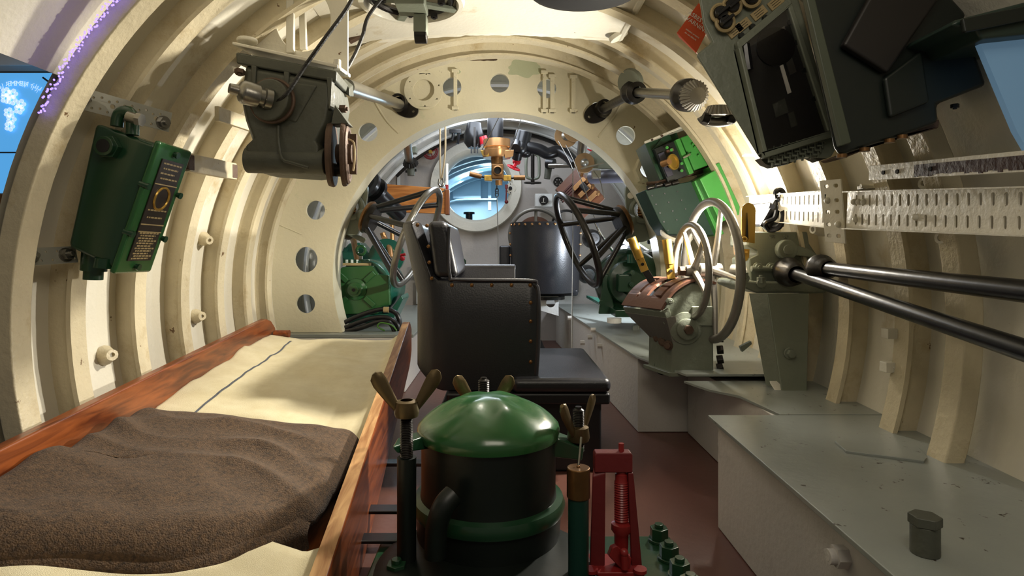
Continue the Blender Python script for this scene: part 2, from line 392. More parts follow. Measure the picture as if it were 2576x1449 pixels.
# floor, trays
struct(G().box(W(-.9, .2, -.53), W(.9, 3.6, -.516)).make('floor', FLOORM))
ZT = -.320
def hw(D, z, sgn): return XC+sgn*(math.sqrt(max(.01, R(D)**2-(z-ZC)**2))+.004)
def polybox(name, pts, z0, z1, m, parent=None, bev=.002):
    pts = [(hw(y, z1, 1) if x > hw(y, z1, 1) else hw(y, z1, -1) if x < hw(y, z1, -1) else x, min(y, 3.43)) for x, y in pts]
    g = G().prism([W(x, y, z0) for x, y in pts], (0, 0, z1-z0)); return g.make(name, m, parent, bev=bev)
ta = thing('rear_battery_tray', 'long white-sided steel tray with grey top behind the lever box', 'tray', W(.55, 2.3, -.516))
polybox('tray_box', [(.387, 1.71), (.80, 1.71), (.80, 3.45), (.305, 3.45)], -.515, -.302, TRAYW, ta)
polybox('top_plate', [(.380, 1.70), (.445, 1.45), (.82, 1.45), (.84, 3.46), (.298, 3.46)], -.302, -.296, TRAY, ta, .001)
for (x, y) in ((1436, 800), (1495, 830), (1468, 862), (1512, 870), (1487, 848)):
    D = 1.7+(1605-x)/210*1.8*.62; G().hexn(P(x, y, D)+V((.004,0,0)), (-1,0,0), .010, .018).make('bolt', TRAYW, ta)
for (x, y) in ((1600, 830), (1540, 790)):
    q = P(x, y, 1.0); t = .296/((y-VY)/F); G().bolt(V(((x-VX)*t/F, t, CZ-.298)), (0,0,1), .016, .018).make('bolt', TRAY, ta)
tb = thing('middle_battery_tray', 'short steel tray between the lever box and the pedestal foot', 'tray', W(.65, 1.3, -.516))
polybox('tray_box', [(.527, 1.16), (.80, 1.16), (.80, 1.70), (.527, 1.70)], -.515, -.318, TRAYW, tb)
polybox('top_plate', [(.440, 1.449), (.47, 1.36), (.515, 1.30), (.535, 1.15), (.80, 1.15), (.80, 1.449)], -.318, -.312, TRAY, tb, .001)
g = G().cyl(W(.527, 1.38, -.40), W(.52, 1.38, -.40), .016, n=16); g.make('rivet', TRAYW, tb)
tcc = thing('front_battery_tray', 'broad grey-topped steel tray nearest on the right', 'tray', W(.6, .8, -.516))
polybox('tray_box', [(.403, .36), (.78, .36), (.78, 1.118), (.403, 1.118)], -.515, -.320, TRAYW, tcc)
polybox('top_plate', [(.372, .36), (.78, .36), (.78, 1.148), (.395, 1.148)], -.320, -.313, TRAY, tcc, .0012)
polybox('patch_plate', [(.405+.13, .93), (.405+.22, .885), (.405+.235, .90), (.66, .945), (.60, .985), (.545, .98)], -.3135, -.309, TRAY, tcc, .001)
g = G(); q = P(2327, 1420, .62); q.z = CZ-.313; g.cyl(q, q+V((0,0,.030)), .0135, n=20); g.hexn(q+V((0,0,.030)), (0,0,1), .0155, .010); g.make('bolt', GREYD, tcc, bev=.001)
g = G(); q = P(2150, 1400, .70); q.x = .403; g.hexn(q, (-1,0,0), .013, .014); g.cyl(q, q+V((-.022,0,0)), .009, n=14); g.cyl(q+V((-.022,0,0)), q+V((-.0225,0,0)), .005, n=12); g.make('bolt', TRAYW, tcc, bev=.001)
# deck under the bunk on the left
td = thing('left_battery_tray', 'grey steel tray beneath the wooden bunk on the left', 'tray', W(-.6, 1.5, -.516))
polybox('tray_box', [(-.80, .5), (-.44, .5), (-.44, 2.2), (-.80, 2.2)], -.515, -.40, TRAYW, td)
polybox('top_plate', [(-.86, 2.2), (-.33, 2.2), (-.33, 3.45), (-.86, 3.45)], -.315, -.303, TRAY, td)
polybox('rear_box', [(-.84, 2.2), (-.36, 2.2), (-.36, 3.45), (-.84, 3.45)], -.515, -.316, TRAYW, td)
# far bulkhead with its round hatch
DF = 3.50
hx, hz = (1198-VX)*DF/F, (VY-470)*DF/F
outl = arc(XC, ZC, .86, rad(-58), rad(238), 90)
fb = G().plate([outl, circ(hx, hz, .232, 48)], W(0, DF, 0), (1,0,0), (0,0,1), .014).make('wall_back', mat('far_wall_paint', 'b4aca4', .45, bump=.3, bscale=80, var=.08, chips=.3, chipc='5a4c40', cscale=20)); struct(fb)
g = G().lathe(W(hx, DF, hz), (0,1,0), [(.262, 0), (.268, -.02), (.262, -.05), (.215, -.045), (.196, -.02), (.196, .12), (.235, .12), (.235, 0)], 64)
g.make('hatch_coaming', CREAM, fb)
g = G().box(W(-.5, DF-.12, -.13+.29*0-.02), W(.40, DF-.0, -.075)); g.make('beam', WHITE, fb, bev=.004)
g = G().box(W(-.5, DF-.06, -.30), W(.40, DF-.0, -.17)); g.make('lower_panel', WHITE, fb, bev=.004)
# blue-lit compartment beyond
def bshell(d0, d1):
    g = G(); 
    for k in (0, .01): g.grid(lambda u, v: ring(d0+(d1-d0)*v, .80+k, rad(-60)+rad(300)*u), 80, 6)
    return struct(g.make('wall_end', BLUEW))
wb = bshell(3.6, 5.3)
for D in (3.85, 4.05, 4.25, 4.45, 4.65, 4.85, 5.05): rib(D, wb, m=BLUEW, r0=.80)
struct(G().prism([W(x, 5.3, z) for x, z in arc(XC, ZC, .82, 0, 2*PI, 48)[:-1]], (0, .02, 0)).make('wall_far_end', BLUEW))
struct(G().box(W(-.8, 3.6, -.44), W(.8, 5.3, -.43)).make('floor_end', mat('dark_blue_floor', '28343c', .5)))
g = G(); g.box(P(1140, 500, 5.2), P(1210, 455, 5.2)+V((0,-.03,0))).box(P(1228, 530, 5.2), P(1236, 455, 5.2)+V((0,-.04,0))); g.make('locker_panel', BLUEW, wb, bev=.003)
cyl_t = thing('end_valve', 'small flanged valve standing in the blue-lit compartment', 'valve', P(1180, 550, 4.3))
g = G(); q = P(1180, 560, 4.3); g.cyl(q, q+V((0,0,.06)), .025); g.cyl(q+V((0,0,.06)), q+V((0,0,.075)), .04); g.make('body', DSTEEL, cyl_t); G().cyl(q+V((0,0,-.03)), q, .05, .03).make('base', BLUEW, cyl_t)
g = G().tube([P(1120, 520, 4.6), P(1150, 505, 4.6), P(1250, 503, 4.6)], .012, 8, 4); tag(g.make('pale_pipe', BLUEW), 'pale blue pipe crossing the blue-lit compartment', 'pipe')
# ------------------------------------------------------------------ bunk with bedding
def lerp(a, b, t): return a+(b-a)*t
LF, LN = V((-.770, 2.02, CZ-.210)), V((-.655, .60, CZ-.272))      # inner top edge, left side board
RF, RN = V((-.312, 2.04, CZ-.216)), V((-.203, .60, CZ-.405))      # outer top edge, right side board
RN = lerp(V((-.307, 2.0, CZ-.213)), V((-.211, .72, CZ-.39)), 1.10)
bunk = thing('wooden_bunk', 'varnished wooden bunk with tall side boards along the left wall', 'bunk', W(-.45, 1.3, -.45))
def board(a, b, th, dn, nm, m, up=0.0):
    """a, b: top edge far/near; th thickness vector; dn: drop"""
    g = G(); vs = []; n = 30
    for i in range(n+1):
        t = i/n; p = lerp(a, b, t); e = max(0, 1-t*n/2.2); drop = dn*(t*.15+1)
        tp = p-V((0,0,.045*e*e)); bt = p-V((0,0,drop))+V((0,0,.03*e*e))
        vs += [tp, tp+th, bt+th, bt]
    g.add(vs, [(i*4+j, i*4+(j+1) % 4, (i+1)*4+(j+1) % 4, (i+1)*4+j) for i in range(n) for j in range(4)]+[(0,1,2,3), (n*4+3,n*4+2,n*4+1,n*4)])
    return g.make(nm, m, bunk, bev=.004)
board(LF, LN, V((-.022, 0, 0)), .115, 'side_board', WOOD)
sb = board(RF, RN, V((-.024, 0, 0)), .150, 'side_board', WOOD)
g = G().hexa([RF+V((-.0235,0,-.035)), RF+V((-.0005,0,-.035)), RN+V((-.0005,0,.0)), RN+V((-.0235,0,.0)), RF+V((-.0235,0,-.032)), RF+V((-.0005,0,-.032)), RN+V((-.0235+.023,0,.003)), RN+V((-.0235,0,.003))])
g = G().add([lerp(RF, RN, t)+V((x, 0, .0016-.045*max(0,1-t*30/2.2)**2)) for t in [i/24 for i in range(25)] for x in (-.0225, -.0015)], [(2*i, 2*i+1, 2*i+3, 2*i+2) for i in range(24)])
g.make('worn_top_edge', WOODT, sb)['label'] = 'pale worn top edge'
def bed(u, t, dz=0.0):       # u 0 left .. 1 right, t 0 far .. 1 near
    a = lerp(LF, LN, t)+V((.0, 0, -.088+.01*t)); b = lerp(RF, RN, t)+V((-.024, 0, -.074+.012*t))
    p = lerp(a, b, u); p.z += dz; return p
g = G().hexa([bed(0,0,-.06), bed(1,0,-.06), bed(1,1,-.06), bed(0,1,-.06), bed(0,0,-.03), bed(1,0,-.03), bed(1,1,-.03), bed(0,1,-.03)]); g.make('bunk_base', WOOD, bunk)
g = G(); q = bed(.02, .03, .03); g.cyl(q, q+V((.05,0,.0)), .012); g.make('peg', WOOD, bunk)
def nz(p, s, k=0): return noise.noise(V((p[0]*s+k, p[1]*s, k*.7)))
def sheet(u, v, t0, t1, wr):
    t = t0+(t1-t0)*v; p = bed(u, t); z = .012+wr*nz(p, 7, 3)+wr*.5*nz((p.x*.5, p.y), 19, 5)
    if u > .93: z += .02*((u-.93)/.07)
    if u < .22: z += .022*(1-u/.22)*(1-.6*abs(math.sin(p.y*9)))*max(0, min(1, (.5-t)*6))
    if v < .05 and t0 < .1: z -= .02*(1-v/.05)
    if v > .88 and t0 < .1: z -= .03*(v-.88)/.12
    return p+V((0, 0, z))
o = G().grid(lambda u, v: sheet(u, v, .0, .62, .010)+V((0, -.03+.045*math.sin(u*5+.6)*(1-v)**6, 0)), 60, 90).make('cream_blanket', WOOLC, solid=.006)
tag(o, 'cream wool blanket with a thin blue stripe on the far half of the bunk', 'blanket')
g = G().grid(lambda u, v: sheet(.185+.012*u+.004*nz((0, v), 9), v, .02, .66, .010)+V((0, -.03, .0042)), 2, 90); g.make('blue_stripe', WOOLL, o)
o = G().grid(lambda u, v: sheet(u, v, .84, 1.30, .012)+V((0, 0, .004+.02*math.sin(v*9+u*3)*.4)), 50, 40).make('pale_blanket', WOOLC, solid=.006)
tag(o, 'pale wool blanket at the near end of the bunk below the brown one', 'blanket')
def brown(u, v):
    # folded pad: rounded edges, wrinkles across
    sk = lerp(.635, .60, u**.7)-.012*math.sin(u*PI); t = lerp(sk, (.958-.168*u**2.5)+.010*math.sin(u*9+1), v)
    uu = lerp(.04 if v < .5 else .0, lerp(.985, .92, v**1.6), u); p = bed(uu, t)
    ed = min(v, 1-v)/.10; eu = min(u+.02, 1-u)/.08; h = .040*math.sqrt(max(0, min(1, ed)*(2-min(1, ed))))*math.sqrt(max(0, min(1, eu)*(2-min(1, eu))))
    w2 = .0052*(1-2*abs(math.sin(p.y*33+2.2*nz(p, 6)+p.x*4)))*(.55+.9*nz(p, 7, 2))+.009*nz(p, 8, 9)+.003*nz(p, 26, 4)
    return p+V((0, 0, .014+h+w2*min(1, ed)))
o = G().grid(brown, 90, 110).make('brown_blanket', WOOLB, solid=.004)
tag(o, 'folded coarse brown wool blanket lying across the middle of the bunk', 'blanket')
o2 = G().grid(lambda u, v: brown(min(.985, u*.985), .93+.07*v)+V((0, -.004-.018*math.sin(v*PI), -.012-.020*v)), 60, 12).make('folded_edge', WOOLB, o)

# ------------------------------------------------------------------ left wall: green junction box and its brackets
jb = thing('green_junction_box', 'tilted dark green metal box with etched instruction plates on the left wall', 'box', P(300, 660, 1.0))
A, B, C, E = P(238, 308, .985), P(392, 362, .985), P(283, 676, .985), P(168, 620, .985)
dY = V((.0, .088, 0))
def q4(s, t): return lerp(lerp(A, B, s), lerp(E, C, s), t)
G().prism([A, B, C, E], dY).make('body', GREEND, jb, bev=.008, seg=3)
nrm = (C-B).cross(dY).normalized(); nrm = nrm if nrm.x > 0 else -nrm
bu = (C-B).normalized(); fo = lerp(B, C, .5)+dY/2
def fc(s, y, h=0): return lerp(B, C, s)+V((0, y, 0))+nrm*h      # on the inner face
G().hexa([fc(-.03, -.008), fc(1.03, -.008), fc(1.03, .096), fc(-.03, .096), fc(-.03, -.008, .010), fc(1.03, -.008, .010), fc(1.03, .096, .010), fc(-.03, .096, .010)]).make('lid', GREEN, jb, bev=.008, seg=3)
pl = G().hexa([fc(.09, .012, .010), fc(.92, .012, .010), fc(.92, .078, .010), fc(.09, .078, .010), fc(.09, .012, .0125), fc(.92, .012, .0125), fc(.92, .078, .0125), fc(.09, .078, .0125)]).make('instruction_plate', DPLATE, jb, bev=.0008)
g = G()
for s0, s1, n in ((.12, .24, 4), (.50, .56, 2), (.69, .90, 11)):
    for i in range(n):
        s = lerp(s0, s1, i/(max(1, n-1))); y0, y1 = .018+.004*(i % 2), .072-.006*((i*7) % 3)
        k = y0
        while k < y1:
            wd = .004+.004*((i*5+int(k*900)) % 3)/2
            g.hexa([fc(s-.006, k, .0125), fc(s+.006, k, .0125), fc(s+.006, min(k+wd, y1), .0125), fc(s-.006, min(k+wd, y1), .0125), fc(s-.006, k, .013), fc(s+.006, k, .013), fc(s+.006, min(k+wd, y1), .013), fc(s-.006, min(k+wd, y1), .013)]); k += wd+.002
g.make('lettering', OLDPL, pl)['kind'] = 'stuff'
for s in (.29, .62, .68):
    G().hexa([fc(s-.006, .012, .0125), fc(s+.003, .012, .0125), fc(s+.003, .078, .0125), fc(s-.006, .078, .0125), fc(s-.006, .012, .0135), fc(s+.003, .012, .0135), fc(s+.003, .078, .0135), fc(s-.006, .078, .0135)]).make('plate_line', OLDPL, pl)
G().torus(fc(.40, .045, .013), nrm, .020, .0022, 24, 6).make('dial_ring', BRASS, jb)
for s, y in ((.035, .044), (.32, -.006), (.35, .094), (.70, -.004), (.73, .094), (.97, .044)):
    g = G().cyl(fc(s, y, .0), fc(s, y, .014), .0048, n=10); g.cyl(fc(s, y, .014), fc(s, y, .017), .006, n=10); g.make('thumb_screw', GREEND, jb)
c = P(279, 372, .985); g = G().hexn(c, (0,-1,0), .020, .012); g.cyl(c+V((0,-.010,0)), c+V((0,-.020,0)), .016, n=20); g.make('cable_gland', GREEND, jb, bev=.001)
G().cyl(c+V((0,-.0195,0)), c+V((0,-.0205,0)), .011, n=18).make('gland_bore', BLACKM, jb)
g = G(); c = P(240, 630, 1.02); g.cyl(c, c+V((-.003, 0, -.035)), .020, n=18).cyl(c+V((-.003,0,-.035)), c+V((-.004,0,-.050)), .015, n=18); c = P(262, 650, .99); g.cyl(c, c+V((-.002,0,-.016)), .014); g.make('lower_gland', GREEND, jb)
g = G(); c = P(318, 300, .99); g.tube([c+V((-.016,0,-.012)), c+V((-.012,0,.008)), c+V((.004,0,.012)), c+V((.010,0,-.004)), c+V((.010,0,-.026))], .010, 10, 4); g.make('mounting_lug', GREEND, jb)
g = G(); g.cyl(P(322, 293, .97), P(345, 300, .97), .009, n=12).hexn(P(345, 300, .97), (1,0,-.2), .011, .008); g.make('lug_bolt', STEEL, jb)
# perforated bracket strips
def strip(px0, py0, px1, py1, D0, D1, wpx, holes2, name, label, m=GALV, bolts=()):
    a, b = P(px0, py0, D0), P(px1, py1, D1); u = (b-a).normalized(); L = (b-a).length; n = V((0,-1,0)); v = u.cross(V((0,1,0))).normalized()
    if v.z < 0: v = -v
    wd = wpx*(D0+D1)/2/F
    lp = [[(0, -wd/2), (L, -wd/2), (L, wd/2), (0, wd/2)]]+[circ(x*L, y*wd, r, 8) for x, y, r in holes2]
    t = thing(name, label, 'bracket', a)
    G().plate(lp, a, u, v, .003).make('perforated_strip', m, t, bev=.0004)
    for x, y in bolts:
        q = a+u*L*x+v*wd*y; nn = u.cross(v); nn = nn if nn.y < 0 else -nn
        g = G().cyl(q, q+nn*.004, .012, n=16); g.bolt(q+nn*.004, nn, .0095, .008); g.cyl(q, q+nn*.020, .004, n=8); g.make('bolt', STEEL, t)
    return t
hl = []
for i in range(13):
    hl += [(.05+.075*i, .28 if i % 2 else .18, .0022), (.05+.075*i, -.25 if i % 2 else -.32, .0022)]
    if i % 3 == 1: hl.append((.09+.075*i, .0, .004))
strip(178, 240, 428, 308, .95, 1.07, 52, hl, 'perforated_strap', 'perforated galvanised strap above the green box on the left wall', GALV, ((.10, .05), (.92, -.1)))
strip(48, 648, 192, 640, .93, 1.02, 44, [(.1*i+.05, .25*(-1)**i, .002) for i in range(10)], 'lower_strap', 'galvanised strap with two nuts below the green box on the left wall', GALV, ((.16, 0), (.78, 0)))
t = thing('rusty_edged_angle', 'short cream angle bracket with rusty brown ends right of the green box', 'bracket', P(530, 425, 1.2))
a, b = P(470, 408, 1.14), P(590, 432, 1.30); G().bar(a, b, .012, .036, (0,0,1)).make('angle', RIBC, t, bev=.002)
for s in (.03, .95): q = lerp(a, b, s); d = (b-a).normalized()*.010; G().bar(q-d, q+d, .0135, .030, (0,0,1)).make('rust_patch', RUST, t, bev=.002)
t = thing('rib_angle', 'small cream angle bracket on the ribs left of the hanging gearbox', 'bracket', P(580, 300, 1.3))
G().bar(P(545, 285, 1.22), P(660, 325, 1.42), .010, .030).make('angle', RIBC, t, bev=.002)
for i, (px, py, D) in enumerate(((258, 895, 1.19), (507, 600, 1.62), (502, 795, 1.60))):
    t = thing('weld_boss', ('cream weld boss low on the left wall above the bunk board', 'cream weld boss level with the bulkhead hole on the left ribs', 'cream weld boss just above the far bunk board on the left ribs')[i], 'boss', P(px, py, D))
    a = math.atan2((P(px,py,D).z-CZ-ZC), (P(px,py,D).x-XC)); q = ring(D, R(D)-.006, a); n = V((-math.cos(a), -.5, -math.sin(a)))
    g = G().lathe(q, n, [(.020, 0), (.016, .010), (.012, .018), (.0115, .026), (.005, .026), (.005, .018)], 12); g.xf(lambda p: p+V((0,0,.0015*noise.noise(p*90)))); g.make('boss', RIBC, t)

# hall beyond the cut-away near end: blue glass reflection built as a glowing panel
o = G().prism([P(-40, 184, 1.5), P(152, 184, 1.5), P(152, 395, 1.5), P(60, 582, 1.5), P(-40, 572, 1.5)], (0, .02, 0)).make('blue_reflection', SCREEN); tag(o, 'glowing blue panel standing in for a glass reflection beyond the rim at the left edge', 'reflection')
g = G()
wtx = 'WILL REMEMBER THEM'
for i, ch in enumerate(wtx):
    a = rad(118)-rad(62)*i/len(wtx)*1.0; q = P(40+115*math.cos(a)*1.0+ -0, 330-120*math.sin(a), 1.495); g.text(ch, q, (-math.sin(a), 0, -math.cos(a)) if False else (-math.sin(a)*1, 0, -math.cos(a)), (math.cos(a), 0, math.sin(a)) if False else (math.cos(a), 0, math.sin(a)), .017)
g.make('mirrored_lettering', REFLW, o)
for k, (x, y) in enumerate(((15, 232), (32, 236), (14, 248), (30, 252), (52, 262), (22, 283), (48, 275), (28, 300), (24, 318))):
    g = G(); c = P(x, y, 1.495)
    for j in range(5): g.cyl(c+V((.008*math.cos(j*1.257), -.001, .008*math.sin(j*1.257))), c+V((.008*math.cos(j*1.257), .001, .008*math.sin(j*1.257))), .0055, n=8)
    g.make('mirrored_flower_emblem', REFLW, o)
G().box(P(-30, 385, 1.495), P(140, 382, 1.495)+V((0,.003,0))).make('panel_seam', BLACK, o)
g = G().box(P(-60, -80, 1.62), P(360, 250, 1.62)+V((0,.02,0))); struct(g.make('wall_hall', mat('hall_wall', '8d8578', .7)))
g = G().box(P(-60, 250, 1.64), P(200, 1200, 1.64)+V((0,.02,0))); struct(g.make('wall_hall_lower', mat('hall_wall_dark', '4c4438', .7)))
o = G().box(P(-60, 118, 1.56), P(96, 165, 1.56)+V((0,.05,0))).make('hall_shelf', WHITE, bev=.003); tag(o, 'pale shelf ledge above the blue reflection at the left edge', 'shelf')
o = G().tube([P(128, 118, 1.5), P(150, 150, 1.5), P(148, 195, 1.5), P(130, 208, 1.5), P(108, 195, 1.5)], .0025, 6, 5).make('thin_cable', BLACK); tag(o, 'thin black cable looping above the blue reflection', 'cable')
o = G().cyl(P(2, 505, 1.4), P(20, 505, 1.4), .018, n=14).make('wall_stud', BRONZE); tag(o, 'small brown knob at the left edge below the blue reflection', 'knob')
o = G(); a0 = [ring(.86, .742, rad(128+i*2.1)) for i in range(26)]
led = thing('light_string', 'thin string of tiny violet lights along the near rim at upper left', 'lights', a0[0])
LEDM = mat('violet_led', '8a7cff', .4, emit='7a66ff', estr=2.2)
g = G()
for i in range(110):
    a = rad(137+i*.16); q = ring(.876, .724+.012*random.random(), a); g.ball(q, .0016, 6, 4)
x = g.make('violet_lamps', LEDM, led); x['kind'] = 'stuff'

# ------------------------------------------------------------------ hanging steering gearbox, upper left
gb = thing('steering_gearbox', 'dark grey cast gearbox hanging under a cream bracket at upper left', 'gearbox', P(735, 300, 1.2))
D0 = 1.16
def gp(px, py, d=0): return P(px, py, D0)+V((0, d, 0))
G().hexa([gp(590, 152), gp(850, 198), gp(850, 178), gp(592, 128), gp(700, 180, .0)+V((0,.14,0)), P(905, 205, 1.30), P(905, 188, 1.30), P(700, 140, 1.30)]) 
g = G(); t4 = [gp(592, 130), gp(848, 178), P(884, 222, 1.30), P(655, 168, 1.30)]; b4 = [gp(594, 160), gp(846, 206), P(880, 242, 1.30), P(655, 190, 1.30)]
g.hexa(b4+t4); g.make('top_flange', GREYD, gb, bev=.004)
body = [gp(612, 160), gp(832, 200), gp(838, 240), gp(828, 300), gp(800, 360), gp(808, 372), gp(806, 428), gp(760, 434), gp(640, 426), gp(612, 420), gp(608, 372), gp(630, 352), gp(612, 300), gp(600, 240)]
g = G(); bc = gp(720, 300, .15); 
n = len(body); vs = [p+V((0,.012,0)) for p in body]+[lerp(p, V((bc.x, p.y, bc.z)), .10)+V((0,-.0,0)) for p in body]+[p+V((0,.13,0)) for p in body]
g.add(vs, [tuple(range(n, 2*n)), tuple(range(2*n, 3*n))[::-1]]+[(i, (i+1) % n, n+(i+1) % n, n+i) for i in range(n)]+[(2*n+i, 2*n+(i+1) % n, (i+1) % n, i) for i in range(n)])
g.make('casting', GREYD, gb, bev=.004, smooth=50)
G().cyl(gp(610, 398, .022), gp(812, 402, .022), .026, n=24).make('worm_tube', GREYD, gb, bev=.002)
for x, y in ((722, 200), (640, 185), (830, 215)): G().prism([gp(x-7, y-20, -.004), gp(x+7, y-18, -.004), gp(x+3, y+60, -.004), gp(x-3, y+60, -.004)], (0, .02, 0)).make('stiffening_rib', GREYD, gb, bev=.002)
G().prism([gp(722, 205, -.003), gp(800, 215, -.003), gp(745, 310, -.003), gp(720, 300, -.003)], (0, .012, 0)).make('cast_web', GREYD, gb, bev=.004)
c = gp(692, 258, -.002); G().cyl(c, c+V((-.004,-.022,0)), .040, n=32).make('bearing_cover', GREYD, gb, bev=.003)
G().torus(c+V((0,-.012,0)), (0,1,0), .041, .004, 32, 8).make('rusty_ring', RUST, gb)
g = G(); d = V((-.75, -.62, .12)).normalized(); c2 = c+V((0,-.02,0)); g.lathe(c2, d, [(.0, 0), (.020, 0), (.020, .012), (.016, .014), (.016, .022), (.022, .024), (.022, .050), (.018, .056), (.010, .060), (.009, .075), (.0, .076)], 20); g.make('shaft_end', STEEL, gb)
g = G(); c = gp(835, 395, .05)
pul = None
for k, (dx, px, ry) in enumerate(((0, 838, 82), (.0, 868, 83))):
    q = P(px, 390-(k*2), 1.19); g = G(); g.lathe(q, (1,0.15,0), [(.0, -.003), (.052, -.003), (.062, -.008) if not k else (.064, -.004), (.064, 0), (.062, .004), (.05, .003), (0, .003)], 40)
    g.make('pulley_disc', RUST, gb)
g = G().torus(P(872, 390, 1.19), (1,.15,0), .052, .007, 40, 8); g.make('rope_groove', RUST, gb)
g = G(); c = P(874, 388, 1.19); g.cyl(c+V((-.02,0,0)), c+V((.012,0,0)), .020, n=20).bar(c+V((.012,0,-.04)), c+V((.012,0,.04)), .008, .014); g.make('pulley_hub', RUST, gb, bev=.001)
g = G().tube([P(876, 350, 1.16), P(890, 360, 1.16), P(892, 400, 1.16), P(888, 430, 1.16)], .002, 6, 4); g.make('cord_tail', STRING, gb)
G().cyl(gp(780, 418, .03), gp(858, 424, .03), .013, n=16).make('lower_shaft', DSTEEL, gb)
G().prism([gp(842, 262), gp(878, 312), gp(832, 312)], (0, .035, 0)).make('side_gusset', GREYD, gb, bev=.002)
G().bolt(gp(848, 268, .02), (1,0,0), .008, .012).make('bolt', RUST, gb); G().bolt(gp(606, 178, -.004), (0,-.2,-1), .010, .008).make('bolt', RUST, gb)
g = G().tube([gp(702, 318, -.004), gp(706, 360, -.01), gp(716, 402, -.012), gp(740, 412, -.014), gp(780, 424, -.01)], .003, 6, 4); g.make('grease_pipe', GREYD, gb)
# cream bracket with round hole above
br = thing('cream_hanger_bracket', 'cream steel hanger plate with a large round hole above the gearbox', 'bracket', P(770, 150, 1.26))
a0 = P(590, 118, 1.24); u = V((1,0,0)); v = V((0,0,1)); Dq = 1.26
def h2(px, py): q = P(px, py, Dq); return (q.x, q.z)
G().plate([[h2(600, 122), h2(876, 190), h2(876, -90), h2(745, -90), h2(690, 10), h2(610, 95)], circ(*h2(764, 50), .058, 36, .068)], V((0, Dq, 0)), u, v, .008).make('web_plate', CREAM, br, bev=.001)
g = G().hexa([P(583, 112, 1.16), P(850, 172, 1.16), P(882, 196, 1.30), P(655, 150, 1.30), P(583, 104, 1.16), P(850, 162, 1.16), P(882, 186, 1.30), P(655, 140, 1.30)]); g.make('base_flange', CREAM, br, bev=.002)
G().bar(P(731, -80, 1.25), P(731, 135, 1.25), .016, .012, (0,1,0)).make('rib_bar', CREAM, br, bev=.002)
G().bar(P(758, -80, 1.29), P(764, 125, 1.29), .014, .012, (0,1,0)).make('rib_bar', CREAM, br, bev=.002)
g = G().cyl(P(622, 108, 1.2), P(622, 97, 1.2), .020, n=18); g.make('bolt_boss', CREAM, br, bev=.003)
g = G().cyl(P(848, 175, 1.17), P(848, 150, 1.17), .008, n=10); g.make('bolt', CREAM, br, bev=.002)
# drive rod to the bulkhead
rod = thing('steering_drive_rod', 'worn grey drive rod running from the gearbox to the bulkhead', 'rod', P(945, 240, 1.8))
G().cyl(P(872, 218, 1.32), P(1005, 262, 2.18), .0175, n=20).make('shaft', STEEL, rod)
G().hexa([P(856, 200, 1.26), P(880, 222, 1.26), P(880, 244, 1.26), P(856, 226, 1.26), P(870, 196, 1.33), P(890, 214, 1.33), P(890, 244, 1.33), P(870, 226, 1.33)]).make('coupling', GREYD, rod, bev=.003)
def gland(parent, px, py, sgn):
    a = math.radians(-28*sgn); pts = []
    for k in range(40):
        t = 2*PI*k/40; e = 1.0; rx, rz = .052, .036; x, z = rx*math.cos(t)+.014*sgn*0, rz*math.sin(t)
        pts.append((x*math.cos(a)-z*math.sin(a), x*math.sin(a)+z*math.cos(a)))
    c = P(px+14*sgn, py+8, DB-.012); G().plate([pts, circ(.034*sgn*math.cos(a), .034*sgn*math.sin(a), .0055, 12)], c, (1,0,0), (0,0,1), .012).make('flange', DSTEEL, parent, bev=.001)
    c = P(px, py, DB-.018); G().lathe(c, (0,-1,0), [(.032, 0), (.032, .022), (.028, .030), (.028, .048), (.018, .050)], 28).make('gland_nut', DSTEEL, parent)
gland(rod, 1006, 262, 1)
rod2 = thing('upper_drive_shafts', 'black and steel drive shafts jointed with toothed gears at upper right', 'shaft', P(1620, 230, 2.0))
gland(rod2, 1516, 276, -1)
j1, j2 = P(1597, 232, 1.85), P(1735, 240, 1.45)
G().cyl(P(1516, 274, 2.2), j1, .015, n=18).make('shaft', DSTEEL, rod2)
G().cyl(j1, j2, .014, n=18).make('shaft', STEEL, rod2)
d = (j2-j1).normalized()
G().lathe(j1-d*.05, d, [(0,0),(.022,0),(.036,.012),(.038,.040),(.030,.052),(.032,.070),(.018,.080)], 26).make('universal_joint', DSTEEL, rod2)
G().lathe(j1-d*.01+V((-.01,0,.03)), (d+V((-.7,.4,0))), [(0,-.01),(.040,-.01),(.044,0),(.040,.012),(0,.012)], 26).make('bearing_plate', GREY, rod2)
G().lathe(j2-d*.05, d, [(0,0),(.018,0),(.036,.010),(.040,.022),(.040,.048),(.034,.056),(.034,.070),(.020,.078)], 28).make('collar', DSTEEL, rod2)
def bevel_gear(c, d, r0, r1, h, nt, name, parent, m):
    u, v, d = basis(d); g = G(); vs = []; k = nt*4
    for (r, hh, am) in ((r0*.5, -.001, 0), (r0, 0, .5), (r1, h, .5), (r1*.5, h+.001, 0)):
        for i in range(k):
            t = 2*PI*i/k; rr = r*(1+.07*am*(1 if i % 4 < 2 else -1)); vs.append(c+d*hh+u*rr*math.cos(t)+v*rr*math.sin(t))
    g.add(vs, [(j*k+i, j*k+(i+1) % k, (j+1)*k+(i+1) % k, (j+1)*k+i) for j in range(3) for i in range(k)]+[tuple(range(k))[::-1], tuple(range(3*k, 4*k))]); return g.make(name, m, parent, smooth=20)
q = j2+d*.02
bevel_gear(q+d*.006, d, .036, .020, .022, 26, 'bevel_gear', rod2, WHEELM)
bevel_gear(P(1806, 292, 1.32), V((0, 0, 1))+d*.1, .034, .022, .022, 22, 'bevel_gear', rod2, WHEELM)
g = G(); a = P(1765, 292, 1.33); b = P(1845, 292, 1.33); g.tube([a, P(1775, 304, 1.33), P(1806, 308, 1.33), P(1838, 302, 1.33), b], .011, 10, 4); g.make('gear_yoke', STEEL, rod2)
